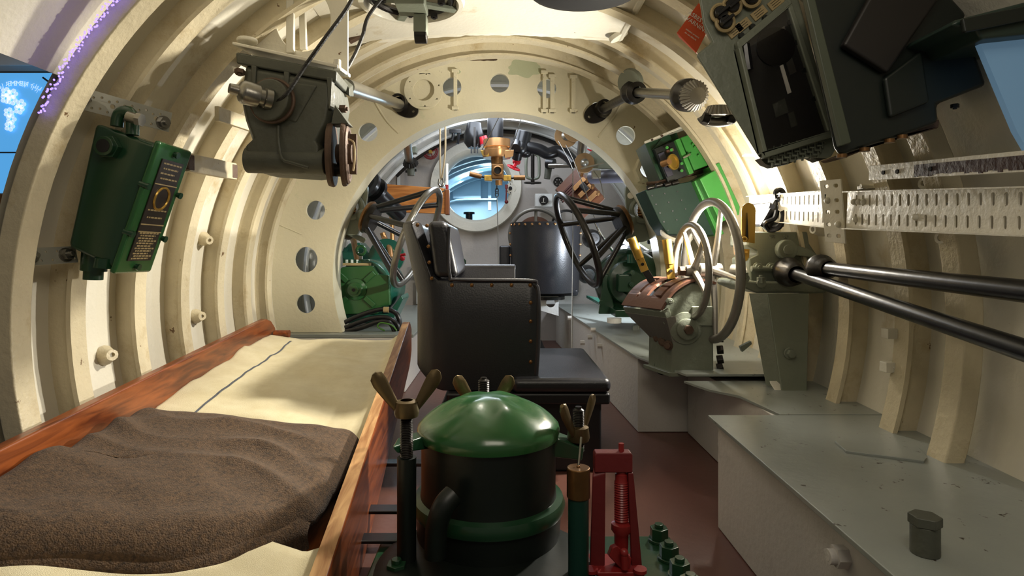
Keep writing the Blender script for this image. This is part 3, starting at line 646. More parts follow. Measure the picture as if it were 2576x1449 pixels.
for px in (1776, 1840): G().cyl(P(px-9, 295, 1.31), P(px+9, 300, 1.31), .012, n=14).make('yoke_nut', DSTEEL, rod2, bev=.002)

# ------------------------------------------------------------------ ceiling: trunk plate, hatch mechanism
tp = thing('trunk_doubler', 'smooth cream doubler plate round the entry trunk overhead', 'plate', W(-.05, 1.5, .66))
def tpl(x, y, k=0): return W(x, y, .622-.26*(x-XC)**2-k)
g = G()
def tf(u, v, k=0):
    x = lerp(-.44, .32, u); y0, y1 = 1.10, 1.67-.10*abs(u-.5)**3*8*.4; return tpl(x*1.0, lerp(y0, y1, v), k)
g.grid(lambda u, v: tf(u, v), 50, 8); g.grid(lambda u, v: tf(u, v, .010), 50, 8)
g.make('curved_plate', CREAM, tp)
g = G().tube([tf(i/50, 1, .005) for i in range(51)], .009, 8); g.xf(lambda p: p+V((0, .002*noise.noise(p*60), .003*noise.noise(p*70)))); g.make('edge_bead', CREAM, tp)
g = G().tube([tf(1, v/10, .005) for v in range(11)], .010, 8); g.make('end_bead', CREAM, tp)
q = tf(.985, .95); G().cyl(q+V((0,0,-.004)), q+V((.006,0,-.016)), .026, n=24).make('lifting_pad', CREAM, tp, bev=.002)
ht = thing('hatch_mechanism', 'green spoked hatch mechanism inside a pale ring overhead at top centre', 'hatch', P(1035, 0, 1.38))
c = P(1035, 2, 1.36); dn = V((0,0,-1))
G().lathe(c, dn, [(.118, -.03), (.122, .0), (.118, .010), (.108, .010), (.104, .0), (.104, -.03)], 60).make('rim_ring', CREAM, ht)
for a in range(4): G().bar(c+V((.02*math.cos(a*PI/2+.4), .02*math.sin(a*PI/2+.4), -.004)), c+V((.106*math.cos(a*PI/2+.4), .106*math.sin(a*PI/2+.4), -.004)), .020, .010).make('spoke', GREY, ht, bev=.002)
g = G().cyl(c+V((0,0,.004)), c+V((0,0,-.012)), .034, n=24); g.make('hub', GREY, ht, bev=.003)
G().torus(c+V((0,0,.006)), dn, .090, .008, 44, 8).make('inner_ring', DSTEEL, ht)
g = G().box(c+V((-.03,-.05,-.012)), c+V((.036,.02,-.028))); g.make('cross_block', GREY, ht, bev=.003)
g = G().box(c+V((.004,.0,-.028)), c+V((.034,.035,-.070))); g.make('drop_arm', GREY, ht, bev=.003)
q = c+V((.019, .02, -.072)); G().cyl(q+V((-.014,0,0)), q+V((.014,0,0)), .018, n=18).make('roller', DSTEEL, ht, bev=.002)
for dx, dy in ((-.06, -.03), (.07, -.02), (-.01, .05), (.045, .06)): G().bolt(c+V((dx, dy, -.006)), dn, .009, .009).make('bolt', DSTEEL, ht)
o = G().ball(P(1470, -24, 1.25), 1, 30, 10, (.118, .10, .020)).make('black_pad', BLACKM); tag(o, 'black rounded pad hanging down at the top edge right of centre', 'pad')
for pts, lab in (([P(905, -60, 1.12), P(878, 12, 1.12), P(815, 100, 1.12), P(765, 170, 1.13), P(722, 235, 1.13), P(690, 262, 1.14)], 'dark frayed cable sweeping down to the hanging gearbox'), ([P(1000, -50, 1.32), P(930, 35, 1.32), P(912, 90, 1.32), P(895, 132, 1.32), P(874, 172, 1.30)], 'short dark cable beside the hanger bracket below the hatch ring')):
    o = G().tube(pts, .0042, 8, 6).make('dark_cable', CABLE); tag(o, lab, 'cable')
t = thing('scorched_lug', 'rusty scorched lug on the cream rib beside the short dark cable', 'lug', P(895, 92, 1.6)); G().bar(P(878, 104, 1.6), P(925, 80, 1.6), .02, .012).make('lug', RUST, t, bev=.003)
# ------------------------------------------------------------------ big instrument cabinet, upper right
ic = thing('instrument_cabinet', 'grey-green instrument cabinet with a glazed front and woven lower grille at upper right', 'cabinet', P(1950, 250, 1.0))
DI = .93
fr = [P(1750, 138, DI), P(1790, 106, DI), P(1768, 60, DI), P(1750, -60, DI), P(1985, -90, DI), P(2110, 365, DI), P(2090, 398, DI), P(1912, 400, DI)]
G().prism(fr, (.045, .12, .03)).make('case', GREY, ic, bev=.004)
def ip(a, b, h=0):      # a across 0..1, b down 0..1 on the glazed front
    q = lerp(lerp(P(1858, 120, DI), P(1972, 28, DI), a), lerp(P(1922, 385, DI), P(2072, 335, DI), a), b); return q+V((0, -h, 0))
def slab(g, a0, b0, a1, b1, h0, h1): return g.hexa([ip(a0,b0,h0), ip(a1,b0,h0), ip(a1,b1,h0), ip(a0,b1,h0), ip(a0,b0,h1), ip(a1,b0,h1), ip(a1,b1,h1), ip(a0,b1,h1)])
fm = slab(slab(slab(slab(G(), -.08,-.06,1.10,0,0,.014), -.08,1,1.10,1.05,0,.014), -.08,0,0,1,0,.014), 1,0,1.10,1,0,.014); fm.make('window_frame', GREY, ic, bev=.002)
slab(G(), 0,0,1,1,.001,.003).make('dark_interior', mat('dark_interior', '2c2a28', .3), ic)
slab(G(), 0,0,1,1,.009,.011).make('glass_pane', GLASS, ic)
g = G(); c = ip(.62, .20, .004); g.cyl(c, c+V((0,-.003,0)), .030, n=28); g.make('dial_disc', DSTEEL, ic)
slab(G(), .60,.36,.66,.60,.004,.006).make('pale_mark', PAPER, ic); 
g = G().tube([ip(.10,.02,.006), ip(.06,.18,.006), ip(.05,.24,.006)], .007, 8, 3); g.make('black_catch', BLACK, ic)
for a, b, w2 in ((.80,.10,.08), (.72,.35,.12), (.30,.62,.22), (.5,.75,.1)):
    slab(G(), a,b,a+w2,b+.12,.004,.0065).make('inner_fitting', STEEL if a > .7 else GREYD, ic)
# upper knobs and ivory labels
ud = (P(1972, 28, DI)-P(1858, 120, DI)).normalized(); vd = V((ud.z, 0, -ud.x))*1; vd = V((-ud.z, 0, ud.x))
def kp(px, py, h=0): return P(px, py, DI)+V((0, -h, 0))
for (x, y) in ((1806, 40), (1835, 22), (1883, 2), (1818, 62)):
    kn = G(); c = kp(x, y, .0); kn.cyl(c, c+V((0,-.016,0)), .012, .010, n=20); kn.bar(c+V((0,-.020,0))-ud*.011, c+V((0,-.020,0))+ud*.011, .005, .010, (0,1,0)); k = kn.make('rotary_knob', BLACK, ic, bev=.001)
    G().torus(c+V((0,-.010,0)), (0,1,0), .0135, .0028, 24, 6).make('ivory_collar', OLDPL, k)
for (x, y) in ((1848, 78), (1868, 64), (1908, 34), (1950, 8)):
    c = kp(x, y, .0); k = G().hexa([c-ud*.0125-vd*.007, c+ud*.0125-vd*.007, c+ud*.0125+vd*.007, c-ud*.0125+vd*.007]+[p+V((0,-.003,0)) for p in (c-ud*.0125-vd*.007, c+ud*.0125-vd*.007, c+ud*.0125+vd*.007, c-ud*.0125+vd*.007)]).make('ivory_label', OLDPL, ic, bev=.0006)
    g = G()
    for j in (-1, 0, 1): g.bar(c+vd*j*.0035-ud*.008+V((0,-.0032,0)), c+vd*j*.0035+ud*(.008-.002*abs(j))+V((0,-.0032,0)), .0006, .001, (0,1,0))
    g.make('label_line', DSTEEL, k)['kind'] = 'stuff'
for (x, y) in ((1862, 92), (1890, 70), (1922, 48), (1958, 26), (1983, 60), (2000, 110), (2020, 180), (2045, 250)): c = kp(x, y, 0); G().cyl(c, c+V((0,-.007,0)), .0042, n=10).make('screw', GREENX, ic)
g = G()      # woven grille
for r in range(5):
    for k in range(16):
        a = P(1925+k*9.5+r*4, 380+r*9-k*2.3, DI+.0); d = V((0,-.006-.003*((r+k) % 2), 0))
        if a.x > P(2085-r*6, 0, DI).x: continue
        if (r+k) % 2: g.box(a+V((-.0035,0,-.0012)), a+V((.0035,-.006,.0012)))
        else: g.box(a+V((-.0010,0,-.0045)), a+V((.0010,-.004,.0045)))
g.make('woven_mesh', GREY, ic)['kind'] = 'stuff'
g = G().prism([P(1912, 398, DI+.012), P(2085, 362, DI+.012), P(2090, 395, DI+.012), P(2060, 405, DI+.012), P(2040, 395, DI+.012), P(2010, 400, DI+.012), P(1985, 412, DI+.012), P(1945, 420, DI+.012), P(1925, 412, DI+.012)], (0,.02,0)); g.make('grille_backing', GREYD, ic)
dc = thing('dark_equipment_case', 'very dark green equipment case hanging nearest at upper right', 'case', P(2250, 200, .80))
DD = .76
o1 = [(2012, -30), (2372, -30), (2432, 36), (2398, 88), (2447, 118), (2482, 214), (2356, 262), (2360, 308), (2240, 352), (2200, 362), (2112, 392), (2098, 372)]
G().prism([P(x, y, DD) for x, y in o1], (.085, .15, .03)).make('case_body', GREENX, dc, bev=.005)
G().prism([P(x, y, DD-.001) for x, y in ((2108, 120), (2190, -28), (2370, -28), (2310, 60), (2220, 190))], (0, -.012, 0)).make('front_cover', mat('dark_purple_paint', '15110f', .5), dc, bev=.004)
G().prism([P(x, y, DD-.001) for x, y in ((2215, 200), (2310, 130), (2330, 260), (2230, 300))], (0, -.008, 0)).make('side_cover', GREENX, dc, bev=.004)
G().prism([P(x, y, DD-.001) for x, y in ((2012, -20), (2034, -24), (2132, 362), (2104, 372))], (0, -.010, 0)).make('corner_strip', mat('dark_sage_paint', '444a3c', .4), dc, bev=.002)
G().prism([P(x, y, DD+.02) for x, y in ((2112, 392), (2365, 300), (2362, 322), (2300, 338), (2240, 350), (2125, 398))], (0, .05, 0)).make('lower_rail', RUST, dc, bev=.002)
for (x, y) in ((2118, 388), (2175, 372), (2238, 350), (2270, 340)): G().cyl(P(x, y, DD-.002), P(x, y+9, DD-.002), .006, n=12).make('knurled_nut', BRONZE, dc)
g = G().bolt(P(2402, 262, .80), (0,0,-1), .005); g.make('bolt', BLACK, dc)
c2 = thing('green_ledge_box', 'dark green ribbed casing at the upper right corner', 'case', P(2520, 60, .70))
G().prism([P(x, y, .68) for x, y in ((2395, 62), (2408, 48), (2640, -12), (2640, 80), (2470, 98), (2455, 70))], (0, .10, 0)).make('casing', mat('dark_grey_green', '22332c', .4), c2, bev=.006)  # casing in one even dark grey-green
G().bar(P(2420, 66, .675), P(2640, 22, .675), .006, .016, (0,0,1)).make('raised_band', GREENX, c2, bev=.002)
o = G().prism([P(x, y, .70) for x, y in ((2462, 100), (2640, 70), (2640, 470), (2558, 330), (2520, 240))], (0, .008, 0)).make('reflection_panel', REFLD); tag(o, 'pale blue glowing panel standing in for a glass reflection at the right edge beside the dark case', 'panel')  # reflection in the glass, put in as a faintly glowing sheet

# orange warning label on the ribs
t = thing('warning_label', 'orange asbestos warning label hanging on the ceiling ribs left of the cabinet', 'label', P(1750, 70, 1.30))
q = [P(1757, 8, 1.33), P(1793, 42, 1.25), P(1775, 108, 1.25), P(1751, 132, 1.27), P(1704, 84, 1.36)]
q = [P(1757, 8, 1.10), P(1800, 38, 1.10), P(1752, 132, 1.10), P(1703, 82, 1.10)]
lb = G().prism(q, (0, .0015, 0)).make('label_sheet', ORANGE, t)
uu = (q[1]-q[0]).normalized(); uu = (P(1790, 64, 1.1)-P(1742, 30, 1.1)).normalized(); vv = V((-uu.z, 0, uu.x)); 
if vv.z < 0: vv = -vv
for s, x, y, sz in (('ASBESTOS', 1760, 50, .0125), ('WARNING', 1751, 62, .0125), ('asbestos present', 1742, 84, .005), ('do not disturb', 1737, 91, .005)):
    tx = G().text(s, P(x, y, 1.098), uu, vv, sz*.88); tx.make('lettering', PAPER, lb)
g = G().prism([P(1703, 82, 1.101), P(1752, 132, 1.101), P(1757, 138, 1.12), P(1708, 92, 1.12)], (0, .002, 0)); g.make('curled_edge', ORANGE, t)

# ------------------------------------------------------------------ green equipment boxes by the bulkhead
ub = thing('open_green_box', 'bright green equipment box with open front and brass relay by the bulkhead', 'box', P(1720, 390, 2.0))
ang = math.atan2(-(300-372), 0) 
e1 = (P(1765, 330, 2.0)-P(1625, 385, 2.0)).normalized(); e2 = (P(1665, 470, 2.0)-P(1625, 372, 2.0)).normalized()
def bx(g, px, py, w, h, d0, d1, D=1.98, m=None):
    """slanted box: px,py top-left corner, w,h pixels along the tilt, depth d0..d1"""
    o = P(px, py, D); a = e1*w*D/F; b = e2*h*D/F
    return g.hexa([o+V((0,d1,0)), o+a+V((0,d1,0)), o+a+b+V((0,d1,0)), o+b+V((0,d1,0)), o+V((0,d0,0)), o+a+V((0,d0,0)), o+a+b+V((0,d0,0)), o+b+V((0,d0,0))])
bx(G(), 1622, 360, 85, 105, 0, .14).make('rear_case', GREEND, ub, bev=.003)
bx(G(), 1640, 378, 62, 92, -.03, .0).make('relay_housing', GREENX, ub, bev=.002)
bx(G(), 1648, 392, 16, 62, -.038, -.03).make('side_strip', mat('slate_strip', '3c3c4c', .3), ub, bev=.001)
bx(G(), 1688, 359, 12, 92, -.05, .0).make('lid_edge', GREENB, ub, bev=.002)
bx(G(), 1703, 352, 50, 88, -.04, .02).make('open_lid', GREENB, ub, bev=.004)
g = bx(G(), 1740, 352, 32, 14, -.048, -.040); bx(g, 1752, 378, 32, 12, -.048, -.040); g.make('hinge_leaf', GREENB, ub, bev=.001)
g = G().prism([P(1750, 372, 1.93), P(1777, 352, 1.93), P(1779, 366, 1.93)], (0,.003,0)); g.make('lid_vent', BLACKM, ub)
for x, y in ((1742, 364), (1748, 371), (1760, 356), (1765, 375), (1738, 388), (1757, 392)): q = P(x, y, 1.932); G().cyl(q, q+V((0,-.003,0)), .004, n=8).make('rivet', GREENB, ub)
for (x, y) in ((1768, 352), (1783, 380)): G().cyl(P(x, y, 1.92), P(x+22, y-9, 1.92), .003, n=8).make('steel_pin', CHROME, ub)
G().cyl(P(1718, 398, 1.92), P(1736, 388, 1.92), .004, n=8).make('steel_pin', CHROME, ub)
for (x, y) in ((1688, 378), (1677, 372), (1714, 412), (1714, 430)): q = P(x, y, 1.93); G().cyl(q, q+V((0,-.006,0)), .005, n=8).make('terminal_screw', GREENB, ub)
q = P(1692, 408, 1.92); g = G(); g.lathe(q, (.5,-.8,.1), [(.0, 0), (.026, 0), (.026, .005), (.021, .006), (.020, .002), (0, .002)], 28); g.make('brass_rim', BRASS, ub)
G().cyl(P(1668, 412, 1.93), P(1684, 406, 1.90), .012, .010, n=16).make('brass_barrel', COPPER, ub)
bx(G(), 1668, 384, 18, 7, -.040, -.03).make('copper_tag', BROWNP, ub)
g = G().prism([P(1640, 378, 1.97), P(1692, 352, 1.97), P(1680, 330, 1.97)], (0, .03, 0)); g.make('folded_flap', GREEND, ub, bev=.002)
bx(G(), 1648, 470, 55, 12, -.01, .1).make('dark_gap', BLACKM, ub)
for i, x in enumerate((1652, 1672, 1692)): G().cyl(P(x, 478-i*7, 1.95), P(x+14, 472-i*7, 1.95), .010, n=10).make('cable_clip', DSTEEL, ub)
g = G().tube([P(1628, 462, 2.0), P(1665, 458, 1.97), P(1700, 446, 1.97), P(1740, 438, 1.97), P(1765, 430, 1.98)], .007, 8, 4); g.make('cable_loom', RUST, ub)
lo = thing('riveted_green_box', 'large two-tone green riveted box below the open one beside the bulkhead', 'box', P(1740, 520, 1.95))
dk = [P(1622, 478, 1.93), P(1744, 455, 1.93), P(1800, 592, 1.93), P(1680, 590, 1.93), P(1660, 560, 1.93)]
G().prism(dk, (0, .14, 0)).make('dark_case', mat('deep_teal_green', '1a3a2c', .65, bump=.1, bscale=30, var=.2), lo, bev=.003)
lt = [P(1760, 450, 1.86), P(1806, 424, 1.86), P(1798, 414, 1.86), P(1810, 408, 1.86), P(1862, 520, 1.86), P(1860, 540, 1.86), P(1812, 560, 1.86)]
G().prism(lt, (0, .20, 0)).make('bright_cover', GREENB, lo, bev=.003)
g = G().prism([P(1746, 456, 1.90), P(1756, 451, 1.90), P(1822, 588, 1.90), P(1806, 594, 1.90)], (0,.12,0)); g.make('bright_edge_strip', GREENB, lo, bev=.002)
for i in range(5): 
    for j in range(3):
        x = 1640+j*32+i*10; y = 492+i*22-j*5; q = P(x, y, 1.929); G().cyl(q, q+V((0,-.002,0)), .0028, n=6).make('rivet', GREENX, lo)
for x, y in ((1628, 474), (1650, 468), (1672, 466), (1690, 462)): G().cyl(P(x, y, 1.93), P(x+15, y-4, 1.93), .008, n=10).make('hinge_knuckle', DSTEEL, lo)
g = G().torus(P(1702, 590, 1.96), (0.1,-.6,1), .045, .009, 30, 8); g.make('pale_coil', PAPER, lo)
t = thing('box_shelf', 'cream chipped bracket shelf carrying the open green box', 'bracket', P(1690, 335, 2.05))
g = G().bar(P(1622, 362, 2.0), P(1752, 308, 1.95), .05, .008, (0,0,1)); g.make('shelf_strip', CREAM, t, bev=.002)
for i in range(5): q = P(1640+i*25, 352-i*10, 1.955); G().cyl(q, q+V((0,-.004,.0)), .004, n=8).make('rivet', RUST, t)

# ------------------------------------------------------------------ cable trays, rails on the right ribs
def traystrip(name, label, a, b, wa, wb, nslot, s0, sw, flange, m=CREAM, rows=(.27, -.25), bolts=()):
    """a,b centre-line ends, wa,wb widths"""
    u = (b-a).normalized(); L = (b-a).length; n = V((-1,0,0)); n = (n-u*n.dot(u)).normalized(); v = n.cross(u); v = v if v.z > 0 else -v
    wd = (wa+wb)/2
    lp = [[(0, -wa/2), (L, -wb/2), (L, wb/2), (0, wa/2)]]
    for r in rows:
        for i in range(nslot):
            f = s0+(1-s0-.02)*(i+.5)/nslot; w2 = lerp(wa, wb, f); lp.append(slot(L*f, r*w2, sw, w2*.31, ang=.06))
    t = thing(name, label, 'tray', a)
    G().plate(lp, a, u, v, .002).make('slotted_web', m, t)
    for s in (1, -1):
        G().hexa([a+v*s*wa/2-n*.001, b+v*s*wb/2-n*.001, b+v*s*wb/2+n*flange, a+v*s*wa/2+n*flange, a+v*s*(wa/2+.002)-n*.001, b+v*s*(wb/2+.002)-n*.001, b+v*s*(wb/2+.002)+n*flange, a+v*s*(wa/2+.002)+n*flange]).make('flange', m, t)
    for f, r in bolts:
        q = a+u*L*f+v*wd*r; g = G(); g.ball(q+n*.002, .0055, 12, 6); g.make('bolt', m, t)
    return t, u, v, n
t1, u, v, n = traystrip('cable_tray', 'long cream slotted cable tray running to the right edge', P(2132, 529, 1.115), P(2600, 532, .700), .0664, .0554, 18, .05, .0062, .011, bolts=((.06, .25), (.10, .25), (.14, .25), (.08, -.27), (.49, -.16)))
g = G(); q = P(2392, 525, .872); g.box(q+V((-.012,-.006,-.012)), q+V((.0,.008,.008))); g.make('cable_clip', STEEL, t1, bev=.002)
g = G().tube([P(2260, 522, .985), P(2320, 518, .93), P(2370, 512, .884), P(2440, 522, .825), P(2500, 530, .778), P(2570, 530, .718)], .0022, 6, 4); g.make('painted_wire', RIBC, t1)
t2, u, v, n = traystrip('cable_tray', 'shorter cream slotted cable tray behind the black floodlight', P(1885, 522, 1.60), P(2098, 526, 1.20), .057, .073, 13, .35, .0050, .010)
t = thing('joint_plate', 'cream slotted joint plate bridging the two cable trays', 'plate', P(2105, 525, 1.255))
a = P(2100, 452, 1.145); vz = (P(2108, 596, 1.145)-a).normalized(); uxx = (P(2150, 525, 1.10)-P(2075, 527, 1.18)).normalized()
lp = [[(-.033, 0), (.026, 0), (.029, -.122), (-.026, -.120)]]+[slot(x, -y, .0125, .007) for y in (.012, .040, .062, .086, .108) for x in (-.014, .012)]
G().plate(lp, a+V((-.006,0,0)), uxx, -vz, .003).make('slotted_plate', CREAM, t, bev=.0006)
for x, y in ((-.014, .040), (.012, .086)): G().ball(a+uxx*x+vz*y+V((-.008,-.003,0)), .0065, 12, 6).make('bolt', CREAM, t)
ur = thing('upper_rail', 'cream rail with a scraped brown patch along the right ribs', 'rail', P(2300, 425, 1.1))
a, b = P(2190, 437, 1.02), P(2620, 405, .665); G().bar(a, b, .006, .023, (0,0,1)).make('flat_bar', CREAM, ur, bev=.001)
G().bar(a+V((.006,0,.012)), b+V((.006,0,.012)), .018, .003, (0,0,1)).make('top_lip', CREAM, ur, bev=.0006)
a2, b2 = lerp(a, b, .36), lerp(a, b, .97); g = G(); k = 26
for i in range(k):
    p, r = lerp(a2, b2, i/k), lerp(a2, b2, (i+1)/k); hh = .0065+.004*random.random()
    g.hexa([p+V((-.0036,0,-hh)), r+V((-.0036,0,-hh)), r+V((-.0036,0,.008+.003*random.random()*0)), p+V((-.0036,0,.008)), p+V((-.003,0,-hh)), r+V((-.003,0,-hh)), r+V((-.003,0,.008)), p+V((-.003,0,.008))])
g.make('scraped_patch', mat('oxide_primer', '3a2420', .6, bump=.4, bscale=90, var=.3, vscale=30), ur)
for f in (.13, .24, .47): q = lerp(a, b, f)+V((-.004,0,0)); G().cyl(q+V((.001,0,0)), q+V((-.0012,0,0)), .0035, n=10).make('bolt_hole', BLACKM, ur)
for px, py, D, lab in ((2332, 462, .95, 'cream weld boss between the upper rail and the cable tray'), (2375, 598, .92, 'cream weld boss just under the long cable tray'), (2052, 577, 1.29, 'small cream weld boss below the shorter cable tray')):
    t = thing('weld_boss', lab, 'boss', P(px, py, D)); q = P(px, py, D); nn = V((-1, -.35, 0))
    g = G().lathe(q-nn*.02, nn, [(.016, 0), (.013, .016), (.0095, .024), (.009, .030), (.0045, .030), (.0045, .022)], 12); g.xf(lambda p: p+V((0,0,.0015*noise.noise(p*90)))); g.make('boss', CREAM, t)
for px, py, lab in ((2250, 840, 'upper cream cleat on the rib above the front tray'), (2246, 925, 'lower cream cleat on the rib above the front tray')):
    o = G().box(P(px-16, py+13, 1.06), P(px+14, py-12, 1.06)+V((0,.02,0))); q = P(px+4, py, 1.06); o.cyl(q, q+V((0,-.0015,0)), .0025, n=8); tag(o.make('cleat', CREAM, bev=.004), lab, 'cleat')
t = thing('tray_clamp', 'small worn steel clamp on top of the cable tray', 'clamp', P(2190, 470, 1.22))
G().box(P(2172, 476, 1.09), P(2206, 464, 1.09)+V((0,.02,0))).make('clamp_block', STEEL, t, bev=.002); G().cyl(P(2165, 468, 1.08), P(2226, 468, 1.08), .004, n=10).make('clamp_screw', CREAM, t)
t = thing('vertical_angle', 'bare steel-edged vertical angle under the equipment case', 'bracket', P(2170, 410, 1.15)); G().bar(P(2150, 380, 1.2), P(2182, 450, 1.2), .020, .008, (0,1,0)).make('angle', STEEL, t, bev=.001); G().bar(P(2172, 380, 1.2), P(2200, 450, 1.2), .014, .008, (0,1,0)).make('angle_leaf', CREAM, t, bev=.001)
o = G().box(P(1866, 394, 1.6), P(1912, 389, 1.6)+V((0,-.02,0))).make('rib_tab', CREAM, bev=.001); tag(o, 'thin cream tab sticking out of the bright rib', 'tab')
o = G().hexa([P(1828, 425, 1.75), P(1845, 420, 1.72), P(1870, 500, 1.72), P(1852, 510, 1.75)]+[p+V((.01,.01,0)) for p in (P(1828, 425, 1.75), P(1845, 420, 1.72), P(1870, 500, 1.72), P(1852, 510, 1.75))])

# floodlight
fl = thing('floodlight', 'small black floodlight with looped cable clamped by the cable tray', 'lamp', P(1935, 540, 1.48))
b0 = P(1905, 540, 1.50)
dl = V((-.9, -.15, .25)).normalized(); uu = V((0, 1, 0)); uu = (uu-dl*uu.dot(dl)).normalized(); ww = dl.cross(uu)
G().hexa([b0+uu*x*.045+ww*z*.032+dl*0 for x, z in ((-1,-1),(1,-1),(1,1),(-1,1))]+[b0-dl*.045+uu*x*.028+ww*z*.018 for x, z in ((-1,-1),(1,-1),(1,1),(-1,1))]).make('housing', BLACK, fl, bev=.004)
G().hexa([b0+dl*.001+uu*x*.036+ww*z*.024 for x, z in ((-1,-1),(1,-1),(1,1),(-1,1))]+[b0+dl*.003+uu*x*.036+ww*z*.024 for x, z in ((-1,-1),(1,-1),(1,1),(-1,1))]).make('lens', LAMPE, fl)
G().bar(P(1922, 575, 1.44), P(1962, 508, 1.44), .026, .008, (0,1,0)).make('yoke', BLACK, fl, bev=.002)
G().bar(P(1955, 521, 1.44), P(2005, 523, 1.42), .010, .012, (0,1,0)).make('clamp_arm', BLACK, fl, bev=.002)
G().cyl(P(1943, 520, 1.435), P(1943, 520, 1.425), .006, n=12).make('yoke_screw', CHROME, fl)
for pts in ([P(1953, 500, 1.43), P(1952, 482, 1.43), P(1965, 478, 1.43), P(1971, 492, 1.43), P(1958, 505, 1.43)], [P(1955, 530, 1.42), P(1948, 550, 1.42), P(1925, 562, 1.43), P(1935, 578, 1.44), P(1960, 572, 1.42), P(1972, 545, 1.41), P(1968, 530, 1.41)], [P(1920, 570, 1.45), P(1945, 572, 1.44), P(1968, 565, 1.42)]):
    G().tube(pts, .0062, 8, 5).make('cable_loop', BLACK, fl)
t = thing('yellow_tape', 'strip of yellowed tape on the shorter cable tray', 'tape', P(2020, 520, 1.45)); G().tube([P(2000, 523, 1.44), P(2020, 518, 1.41), P(2045, 516, 1.37), P(2060, 518, 1.35)], .003, 6, 4).make('tape_strip', mat('old_tape', 'b39a4a', .4), t)

# ------------------------------------------------------------------ steering stand: housing, wheels, pedestal, brass pointers
st = thing('steering_stand', 'grey-green cast steering gear stand with two aluminium handwheels on the right', 'steering stand', W(.66, 1.36, -.318))
DS = 1.44
hs = [P(1880, 590, DS), P(1893, 583, DS), P(2032, 583, DS), P(2036, 612, DS), P(2062, 650, DS), P(2040, 655, DS), P(2035, 712, DS), P(1888, 712, DS), P(1884, 650, DS), P(1905, 640, DS), P(1903, 632, DS), P(1880, 618, DS)]
G().prism(hs, (0, .11, 0)).make('gear_housing', GREY, st, bev=.006, seg=3, smooth=45)
G().prism([P(1870, 706, DS-.03), P(2062, 712, DS-.03), P(2082, 722, DS-.03), P(2080, 738, DS-.03), P(1905, 738, DS-.03), P(1866, 722, DS-.03)], (0, .17, 0)).make('base_plate', GREY, st, bev=.006, seg=3)
for x, s in (('383', 1943), ('20', 1978), ('1', 2002)): G().text(x, P(s, 596, DS-.001), (1,0,0), (0,0,1), .013, .0012).make('cast_number', GREY, st)
q = P(1972, 628, DS); g = G().cyl(q, q+V((0,-.022,0)), .024, n=26); g.make('pivot_boss', GREY, st, bev=.004, seg=3)
G().cyl(q+V((0,-.020,0)), q+V((0,-.026,0)), .012, n=20).make('pivot_cap', GREY, st, bev=.001)
G().hexa([P(1988, 612, DS-.02), P(2040, 628, DS-.02), P(2068, 652, DS-.02), P(1985, 640, DS-.02), P(1988, 612, DS-.005), P(2040, 628, DS-.005), P(2068, 652, DS-.005), P(1985, 640, DS-.005)]).make('crank_arm', GREY, st, bev=.003)
for x, y in ((1872, 700), (1914, 712), (1904, 672), (1937, 672)): q = P(x, y, DS-.035 if y > 690 else DS-.004); (G().cyl(q, q+V((0,-.006,0)), .011, n=14).bolt(q+V((0,0,.0)), (0,-1,.0) if y < 690 else (0,0,1), .0095, .014)).make('bolt', GREY, st, bev=.001)
G().cyl(P(1890, 676, DS-.012), P(1945, 676, DS-.012), .007, n=12).make('tie_bolt', GREY, st)
# pedestal: folded plate
ped = G().hexa([P(1884, 738, 1.42), P(1934, 738, 1.39), P(1968, 992, 1.36), P(1926, 966, 1.40)]+[p+V((.004,.006,0)) for p in (P(1884, 738, 1.42), P(1934, 738, 1.39), P(1968, 992, 1.36), P(1926, 966, 1.40))])
ped.make('pedestal_side', GREYD if False else GREY, st, bev=.001)
G().hexa([P(1930, 738, 1.39), P(2036, 738, 1.39), P(2030, 992, 1.345), P(1968, 990, 1.345)]+[p+V((0,.006,0)) for p in (P(1930, 738, 1.39), P(2036, 738, 1.39), P(2030, 992, 1.345), P(1968, 990, 1.345))]).make('pedestal_front', GREY, st, bev=.002)
G().hexa([P(2033, 738, 1.39), P(2036, 738, 1.52), P(2030, 965, 1.46), P(2028, 992, 1.345)]+[p+V((-.005,0,0)) for p in (P(2033, 738, 1.39), P(2036, 738, 1.52), P(2030, 965, 1.46), P(2028, 992, 1.345))]).make('pedestal_side', GREY, st, bev=.001)
q = P(1985, 888, 1.36); G().cyl(q+V((0,-.001,0)), q+V((0,-.006,0)), .013, n=16).hexn(q+V((0,-.004,0)), (0,-1,0), .0095, .012).make('bolt', GREY, st, bev=.001)
G().hexa([P(1862, 872, 1.50), P(1890, 858, 1.48), P(1892, 866, 1.48), P(1868, 886, 1.50)]+[p+V((.0,.012,0)) for p in (P(1862, 872, 1.50), P(1890, 858, 1.48), P(1892, 866, 1.48), P(1868, 886, 1.50))]).make('stay', GREY, st, bev=.001)
